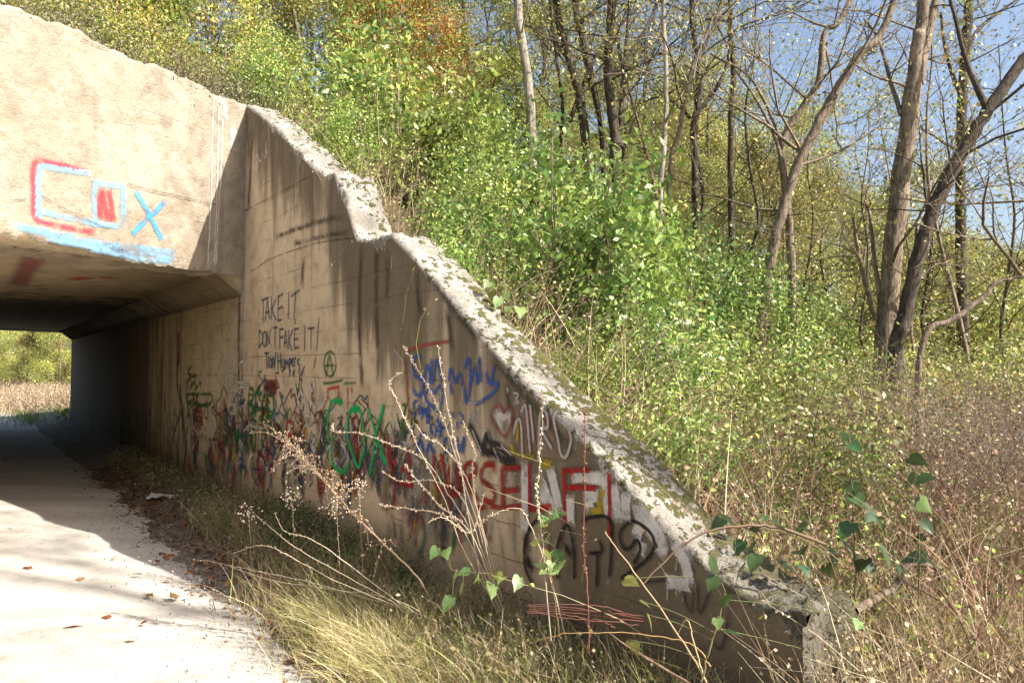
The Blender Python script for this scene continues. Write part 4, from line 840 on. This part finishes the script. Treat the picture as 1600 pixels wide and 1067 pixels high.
# ---------------------------------------------------------------- single dead stalks in front of the wall
def octa(mb, pos, r, col):
    n = len(pos); D = np.array([[1, 0, 0], [0, 1, 0], [-1, 0, 0], [0, -1, 0], [0, 0, 1.4], [0, 0, -1.4]])
    V = pos[:, None]+D[None]*np.asarray(r)[:, None, None]; T = np.array([[0, 1, 4], [1, 2, 4], [2, 3, 4], [3, 0, 4], [1, 0, 5], [2, 1, 5], [3, 2, 5], [0, 3, 5]])
    mb.add(V.reshape(-1, 3), (np.arange(n)[:, None, None]*6+T[None]).reshape(-1, 3), np.repeat(col, 6, 0))
def px_path(px, d0, d1=None, jit=.0018):
    d1 = d1 or d0; n = len(px)
    return smooth_path([P(u, v, d0+(d1-d0)*i/(n-1)) for i, (u, v) in enumerate(px)], 6, jit)
def stalk_plant(name, label, stalks, col, r0=.0045, bud=.0055, nb=26, group=None, budcol=None, frac=.62):
    base = np.array(px_path(stalks[0][0], *stalks[0][1:])[-1]); t = thing(name, label, 'plant', tuple(base), 0, group)
    for px, d0, d1 in stalks:
        pp = px_path(px, d0, d1)-base; mb = MB(); n = len(pp)
        tube(mb, pp, np.linspace(r0*.45, r0, n), 5, palette(1, [col], .12)[0])
        if bud:
            k = int(nb*len(px)/4); f = q.uniform(0, frac, k)*(n-1); i = f.astype(int); pos = pp[i]*(1-(f-i))[:, None]+pp[np.minimum(i+1, n-1)]*(f-i)[:, None]
            o_ = unit(q.normal(0, 1, (k, 3)))*.008; octa(mb, pos+o_, bud*q.uniform(.5, 1.2, k), palette(k, [budcol or col], .15))
        obj('stalk', mb.mesh('stalk', M['dry']), t)
    return t
PALE = (.58, .47, .34); STRAW = (.50, .39, .20); RUST = (.22, .10, .07)
stalk_plant('dead_weed', 'pale dead weed with many bud-studded stalks fanning up before the blue lettering', [
  ([(684, 540), (692, 590), (700, 640), (713, 700), (722, 745), (732, 805), (750, 890), (780, 960), (800, 1000)], 4.1, 4.15),
  ([(632, 542), (643, 562), (665, 597), (690, 650), (712, 712), (742, 805), (770, 900), (800, 1000)], 4.2, 4.15),
  ([(625, 582), (611, 594), (609, 606), (620, 626), (641, 672), (660, 712), (690, 768), (725, 860), (770, 940), (800, 1000)], 4.2, 4.15),
  ([(520, 660), (523, 674), (560, 676), (600, 690), (640, 706), (668, 722), (700, 770), (740, 840), (800, 1000)], 4.35, 4.15),
  ([(649, 662), (664, 682), (685, 692), (705, 712), (722, 735), (738, 770), (770, 880), (800, 1000)], 4.1, 4.15),
  ([(724, 660), (735, 690), (742, 712), (738, 732), (745, 790), (770, 900), (800, 1000)], 4.0, 4.15),
  ([(634, 724), (642, 738), (680, 782), (715, 815), (745, 870), (800, 1000)], 4.1, 4.15),
  ([(597, 735), (625, 752), (680, 752), (720, 775), (750, 850), (800, 1000)], 4.2, 4.15),
  ([(592, 788), (640, 795), (690, 803), (730, 825), (765, 900), (800, 1000)], 4.1, 4.15)], PALE, .0027, .0046, 30)
stalk_plant('arching_weed', 'thin arching pale stalk hooking over under the red motto', [([(748, 820), (764, 808), (794, 795), (816, 798), (828, 820), (845, 860), (868, 930), (885, 1000)], 3.75, 3.7)], PALE, .003, .004, 14)
stalk_plant('arching_weed', 'thin bud-studded stalk curling upward left of the climbing vine', [([(757, 770), (747, 805), (740, 828), (725, 830), (705, 815), (690, 808), (668, 816)], 3.9, 3.9)], PALE, .003, .0045, 20, frac=.95)
stalk_plant('seed_stalk', 'upright pale seed stalk in front of the white heart', [([(848, 612), (845, 690), (842, 740), (838, 770), (846, 830), (852, 900), (860, 1000)], 3.6, 3.6)], PALE, .0035, .006, 40)
stalk_plant('seed_stalk', 'dark reddish upright dead stalk before the red letters', [([(913, 640), (914, 740), (912, 860), (918, 920), (920, 1020)], 3.45, 3.45)], RUST, .004, .006, 40, frac=.95)
stalk_plant('bent_straw', 'long straight yellow straw leaning across the black letters', [([(945, 830), (955, 845), (1000, 905), (1060, 992), (1105, 1065)], 3.1, 2.9)], STRAW, .004, 0)
stalk_plant('bent_straw', 'low bowed straw arching over the shaded grass', [([(836, 1002), (880, 990), (960, 988), (1030, 994), (1085, 1008), (1110, 1040)], 3.2, 3.0)], (.42, .28, .14), .0035, 0)
stalk_plant('bent_straw', 'sharply kinked straw at the foot of the wall end', [([(1060, 990), (1073, 967), (1086, 1010), (1100, 1060)], 3.0, 2.9)], STRAW, .0035, 0)
stalk_plant('bent_branch', 'brown bare branch bowing over the lower coping', [([(1004, 912), (1035, 880), (1067, 850), (1112, 828), (1160, 822), (1215, 824), (1290, 850)], 3.05, 3.1)], (.20, .14, .09), .007, 0)
stalk_plant('road_side_weed', 'long pale dead stem lying out over the gravel road', [([(303, 873), (345, 880), (400, 892), (480, 908), (560, 930), (640, 955)], 5.1, 4.4), ([(360, 885), (420, 905), (500, 918), (590, 930), (640, 955)], 4.9, 4.4), ([(365, 865), (395, 853), (425, 855), (455, 870), (520, 905), (640, 955)], 4.9, 4.4), ([(430, 800), (445, 830), (480, 840), (530, 870), (640, 955)], 4.8, 4.4), ([(400, 805), (430, 830), (470, 860), (560, 910), (640, 955)], 4.9, 4.4)], PALE, .003, .0034, 14)
gold = stalk_plant('dead_goldenrod', 'leaning dead goldenrod with feathery brown head', [([(448, 690), (470, 712), (500, 745), (545, 795), (600, 850), (645, 893), (672, 935), (690, 985)], 4.5, 4.3)], (.44, .30, .18), .006, .006, 50, budcol=(.5, .38, .26))
mb = MB(); base = np.array(gold.location); pth = px_path([(440, 688), (470, 712), (500, 745), (545, 795), (620, 868)], 4.5, 4.38)-base
for i in range(70):
    b = pth[int(q.uniform(0, .95)*(len(pth)-1))]; d = unit(np.array([q.normal(-.5, .6), q.normal(0, .5), q.normal(.2, .7)])); L = q.uniform(.05, .2)
    pp = smooth_path([b, b+d*L*.5+np.array([0, 0, .01]), b+d*L+np.array([0, 0, -.03])], 3); c = palette(1, [(.46, .34, .22)], .2)[0]
    tube(mb, pp, np.linspace(.0018, .0008, len(pp)), 3, c); k = 9; f = q.uniform(.2, 1, k)*(len(pp)-1); octa(mb, pp[f.astype(int)]+q.normal(0, .008, (k, 3)), .0042*q.uniform(.6, 1.3, k), palette(k, [(.52, .42, .30), (.40, .28, .18)], .2))
obj('seed_head', mb.mesh('seed_head', M['dry']), gold, kind='stuff')
for u, v, d, lb in ((388, 800, 5.6, 'short brown dead spike beside the leaf litter'), (455, 775, 5.3, 'fluffy-topped dead aster stalk near the green X'), (560, 760, 4.9, 'dead aster stalk with pale tufts under the green X'), (525, 790, 4.9, 'dead aster stalk among dark leaves at the wall foot')):
    t = stalk_plant('dead_aster', lb, [([(u, v), (u+3, v+40), (u+6, v+110), (u+8, v+170)], d, d-.05)], (.35, .25, .17), .003, .005, 22)
    mb = MB(); b0 = np.array(P(u, v, d))-np.array(t.location); k = 60; octa(mb, b0+q.normal(0, .035, (k, 3)), .006*q.uniform(.5, 1.3, k), palette(k, [(.55, .46, .36), (.45, .34, .26)], .2)); obj('seed_head', mb.mesh('seed_head', M['dry']), t, kind='stuff')
t = stalk_plant('bent_stem_bundle', 'bundle of bent rusty-red stems lying level in the shade', [([(822+q.uniform(-6, 6), 944+i*2.5), (880, 944+i*4), (940, 950+i*4+q.uniform(-4, 4)), (985+q.uniform(-40, 45), 961+i*4)], 3.35+.02*i, 3.25+.02*i) for i in range(6)], RUST, .003, 0)
stalk_plant('fallen_twigs', 'reddish twigs slanting down through the shaded grass', [([(950+9*i, 988+7*i), (1000+9*i, 1022+5*i), (1075+6*i, 1066+4*i)], 3.05, 2.8) for i in range(5)], (.28, .17, .12), .004, 0)
# dead branch beyond the wall end
px = [(1335, 955), (1356, 942), (1388, 924), (1404, 912), (1412, 888), (1434, 880), (1470, 888)]
pp = px_path(px, 3.2, 3.6); b0 = pp[0].copy(); mb = MB(); tube(mb, pp-b0, np.linspace(.02, .012, len(pp)), 8)
t = thing('dead_branch', 'grey crooked dead branch lying in the dry grass beyond the wall end', 'branch', tuple(b0)); obj('limb', mb.mesh('limb', M['bark'], True), t)
mb = MB(); p2 = px_path([(1408, 905), (1430, 916), (1465, 935)], 3.4, 3.5)-b0; tube(mb, p2, np.linspace(.012, .005, len(p2)), 6); obj('twig', mb.mesh('twig', M['bark'], True), t)
# ---------------------------------------------------------------- broad-leaved vines
def leaf_mesh(col, lob=0, seed=0, curl=.18):
    qs = np.random.default_rng(seed); a = np.linspace(0, 2*math.pi, 18, endpoint=False); r = .5*(1+lob*.22*np.cos(5*a)+qs.normal(0, .03, 18))
    if lob: x = r*np.cos(a)+.5; y = r*np.sin(a)*.8
    else:
        hx_ = np.array([1.12, .92, .74, .58, .40, .22, .06, -.06, -.04, .06, -.04, -.06, .06, .22, .40, .58, .74, .92]); hy_ = np.array([0, .10, .24, .35, .43, .45, .38, .24, .10, 0, -.10, -.24, -.38, -.45, -.43, -.35, -.24, -.10])
        x = hx_+qs.normal(0, .02, 18); y = hy_*(1+qs.normal(0, .06, 18))
    z = -curl*(x-.4)**2+.35*np.abs(y)*curl*2
    r2 = .5; V = np.r_[[[.42, 0, 0]], np.c_[x*.55+.42*.45, y*.55, (z*.4)], np.c_[x, y, z]]
    Fc = [[0, 1+i, 1+(i+1) % 18] for i in range(18)]; Fq = [[1+i, 19+i, 19+(i+1) % 18, 1+(i+1) % 18] for i in range(18)]
    mb = MB(); c = np.clip(np.array(col)*(1+qs.normal(0, .12, (len(V), 1))), .004, .9); mb.add(V, Fc, c); mb.f.append(np.array(Fq)); return mb.mesh('leaf', M['leaf'], True)
VL = [leaf_mesh((.06, .12, .04), 0, 1), leaf_mesh((.09, .16, .05), 0, 2), leaf_mesh((.05, .095, .04), 0, 3), leaf_mesh((.19, .28, .09), 0, 4), leaf_mesh((.28, .30, .08), 0, 5)]
def vine(label, stems, lv, depth, size, kinds, name='broadleaf_vine'):
    sp = [(px_path(px, d0, d1, .003)) for px, d0, d1 in stems]; base = sp[0][-1].copy(); t = thing(name, label, 'vine', tuple(base))
    for pth in sp: mb = MB(); tube(mb, pth-base, np.linspace(.002, .0045, len(pth)), 5, (.16, .13, .06)); obj('stem', mb.mesh('stem', M['dry']), t)
    for u, v in lv:
        o = obj('leaf', VL[kinds[q.integers(0, len(kinds))]], t); p = np.array(P(u, v, depth+q.normal(0, .05)))-base
        sv_ = np.concatenate(sp)-base; nr = sv_[np.argmin(np.linalg.norm(sv_-p, axis=1))]; mb = MB(); tube(mb, smooth_path([nr, (nr+p)/2+np.array([0, 0, .012]), p], 3), .0013, 4, (.16, .17, .07)); obj('leaf_stalk', mb.mesh('leaf_stalk', M['dry']), t)
        s = size*q.uniform(.7, 1.25); o.location = tuple(p); o.scale = (s, s, s); o.rotation_euler = (q.normal(-.5, .5), q.uniform(.1, 1.1), q.uniform(0, 6.28))
V6 = lambda L: [(1100+x/2.498, 640+y/2.498) for x, y in L]
vine('dark green broad-leaved vine climbing dead stems beyond the wall end', [([(1325, 670), (1330, 720), (1333, 800), (1336, 880), (1338, 960), (1340, 1060)], 3.3, 3.3), ([(1455, 735), (1440, 800), (1435, 860), (1437, 960), (1438, 1060)], 3.3, 3.3)],
  V6([(565, 95), (570, 130), (590, 170), (605, 210), (600, 280), (585, 330), (655, 385), (665, 410), (590, 460), (575, 440), (690, 525), (640, 590), (630, 580), (740, 585), (800, 185), (820, 265), (890, 255), (870, 345), (840, 350), (850, 430), (825, 500), (870, 570), (885, 600), (500, 540), (545, 520), (480, 600)]), 3.3, .085, [0, 0, 1, 2])
vine('dark vine trailing over the mossy lower coping', [([(1115, 800), (1160, 822), (1210, 828), (1260, 845), (1300, 880), (1310, 960)], 3.15, 3.3)],
  V6([(390, 465), (370, 545), (210, 565), (230, 410), (265, 430), (285, 590), (120, 560), (80, 425), (50, 405), (380, 605), (400, 440), (190, 540), (160, 600), (150, 510), (195, 460)]), 3.15, .075, [0, 2, 2, 1])
vine('pale green leafy vine climbing a seed stalk before the black letters', [([(858, 795), (850, 830), (848, 860), (856, 890), (866, 930), (875, 1000)], 3.55, 3.55)],
  [(800+x/4.447, 700+y/4.447) for x, y in [(225, 470), (290, 450), (240, 540), (180, 660), (250, 650), (290, 710), (320, 770), (190, 800), (280, 810), (310, 830), (270, 500), (220, 700), (320, 440), (340, 790), (200, 640), (260, 600)]], 3.55, .068, [3, 3, 4, 1])
vine('light green broad leaves sprawling low at the foot of the pale dead weed', [([(705, 890), (740, 895), (790, 900), (830, 930), (850, 990)], 4.0, 4.0)],
  [(300+x/2.857, 740+y/2.857) for x, y in [(1185, 440), (1310, 450), (1270, 460), (1395, 455), (1340, 490), (1130, 540), (1210, 500), (1465, 460), (1240, 430), (1160, 550), (1360, 440), (1095, 330), (1135, 335)]], 4.0, .08, [3, 3, 4, 1])
vine('thin vine with few pale leaves before the wall end', [([(1124, 905), (1132, 935), (1120, 975), (1108, 1015), (1095, 1066)], 2.8, 2.75)], [(1118, 900), (1135, 930), (1122, 965), (1130, 985), (1000, 938), (985, 1000), (1012, 960), (975, 905), (1345, 970), (1350, 1045), (1120, 880)], 2.8, .06, [1, 3, 4])
vine('yellow-green seedling with pointed leaves at the back edge of the coping', [([(770, 445), (790, 465), (805, 490), (815, 520)], 5.2, 5.1)], [(765, 440), (778, 445), (786, 455), (795, 460), (780, 465), (800, 478), (812, 480), (806, 500), (820, 505), (770, 455)], 5.15, .08, [3, 4])
# dark leafy weeds at the foot of the wall
WF = [shrub_meshes(80+i, [(.07, .12, .03), (.10, .15, .04), (.05, .09, .03), (.15, .16, .06)], 1100, .10, .9, 1.3, .12) for i in range(2)]
for lx, s in ((1.4, .26), (2.3, .32), (2.9, .36), (3.5, .30), (4.4, .22)):
    x, y = L2W(lx, -.28); place('wallfoot_weed', 'leafy dark green weed clump at the foot of the wing wall', 'plant', 'leafy weeds along the wall foot', WF[0 if lx < 3 else 1], ('stem', 'foliage'), (x, y, vh(lx, -.28)-.05), lx*2, s)
# ---------------------------------------------------------------- fallen leaves, litter, stones
FL = [leaf_mesh(c, 1, 30+i, .2) for i, c in enumerate([(.27, .09, .04), (.35, .16, .06), (.19, .08, .045), (.42, .28, .09), (.30, .19, .10)])]
def fallen(u, v, s, k, label, group=None):
    r_ = ray(u, v); kk = -(CAMZ-.03)/r_.z; x, y = r_.x*kk, r_.y*kk; lx, ly = W2L(x, y); z = .026 if ly < -1.0 else vh(lx, ly)+.02
    o = obj('fallen_leaf', FL[k], None, label=label, category='leaf')
    if group: o['group'] = group
    o.location = (x, y, z); o.scale = (s, s, s); o.rotation_euler = (q.normal(0, .25), q.normal(0, .25), q.uniform(0, 6.28))
fallen(68, 986, .075, 0, 'curled red-brown leaf on the open gravel, left of its larger neighbour'); fallen(98, 980, .10, 0, 'larger curled red-brown leaf on the open gravel beside a smaller one')
fallen(270, 933, .09, 3, 'flat yellow leaf alone on the bright gravel'); fallen(48, 888, .08, 1, 'small orange leaf on the bright gravel near the shadow edge')
for i in range(120):
    if i < 22: u, v = q.uniform(10, 380), q.uniform(800, 1060)
    else: v = q.uniform(860, 1062); u = 330+(v-860)*.95+q.normal(30, 50)
    r_ = ray(u, v); kk = -CAMZ/r_.z; lx, ly = W2L(r_.x*kk, r_.y*kk)
    if ly > -.3 or ly < LW+.4: continue
    road = ly < -1.05; lb = ('scattered brown leaf on the pale gravel road', 'leaves on the gravel') if road else ('crisp brown leaf in the drift along the road edge', 'leaves along the road edge')
    fallen(u, v, q.uniform(.035, .072), int(q.integers(0, 5)), *lb)
mb = MB(); n = 3600; lx = q.uniform(-5, 7.5, n); ly = -.75+q.normal(0, .22, n); ly = np.clip(ly, -1.25, -.05)
pos = np.stack([CX+lx*DV.x+ly*NV.x, CY+lx*DV.y+ly*NV.y, verge_h(lx, ly)+.012], -1); d = unit(np.c_[q.normal(0, 1, (n, 2)), q.normal(0, .25, n)]); nn = unit(np.c_[q.normal(0, .35, (n, 2)), np.ones(n)])
s_ = unit(np.cross(d, nn)); L = q.uniform(.025, .065, n)[:, None]; m_ = pos+d*L*.5
V = np.stack([pos, m_+s_*L*.32+nn*L*.2, pos+d*L, m_-s_*L*.32+nn*L*.15], 1).reshape(-1, 3); mb.add(V, np.arange(4*n).reshape(n, 4), np.repeat(palette(n, [(.16, .075, .04), (.24, .12, .06), (.12, .07, .045), (.3, .19, .1)], .25), 4, 0))
obj('leaf_litter', mb.mesh('leaf_litter', M['litter']), None, kind='stuff', label='drift of dead brown leaves along the road edge', category='leaf litter')
mb = MB(); n = 3000; lx = q.uniform(-1, 8, n); ly = np.clip(-1.15+q.normal(0, .2, n), -2, -.5); far = q.random(n) < .35; ly = np.where(far, q.uniform(LW+.3, -1, n), ly)
zz = np.where(ly < -1.05, .022, verge_h(lx, ly)+.004); octa(mb, np.stack([CX+lx*DV.x+ly*NV.x, CY+lx*DV.y+ly*NV.y, zz], -1), q.uniform(.002, .008, n)*np.where(far, .6, 1), palette(n, [(.35, .32, .28), (.24, .22, .2), (.45, .42, .38)], .15))
obj('gravel', mb.mesh('gravel', M['litter']), None, kind='stuff', label='loose limestone chips along the road edge', category='gravel')
# crumpled white litter in the tunnel mouth
r_ = ray(255, 776); kk = -(CAMZ-.05)/r_.z; g_ = 9; X, Y = np.meshgrid(np.linspace(-.17, .17, g_), np.linspace(-.09, .09, g_)); Zl = .035+q.normal(0, .016, X.shape)
mb = MB(); i = np.arange(g_-1)[:, None]*g_; j = np.arange(g_-1)[None]; mb.add(np.stack([X+q.normal(0, .01, X.shape), Y+q.normal(0, .01, X.shape), Zl], -1).reshape(-1, 3), np.stack([i+j, i+j+1, i+g_+j+1, i+g_+j], -1).reshape(-1, 4), (.75, .74, .72))
o = obj('paper_litter', mb.mesh('paper_litter', M['litter']), None, label='crumpled white litter on the gravel in the tunnel mouth', category='litter'); o.location = (r_.x*kk, r_.y*kk, .02); o.rotation_euler = (0, 0, .3)

# a sparse tree right of the viewer whose boughs dapple the road
p_ = (15.6, -3.1); place('dapple_tree', 'sparse-leaved tree on the flat ground opposite the end of the wing wall', 'tree', None, tree_meshes(95, OLI, 1200, .16, 22, .2, 12, start=.6), ('trunk', 'crown'), (p_[0], p_[1], H(*p_)), 1.0, 1.0)
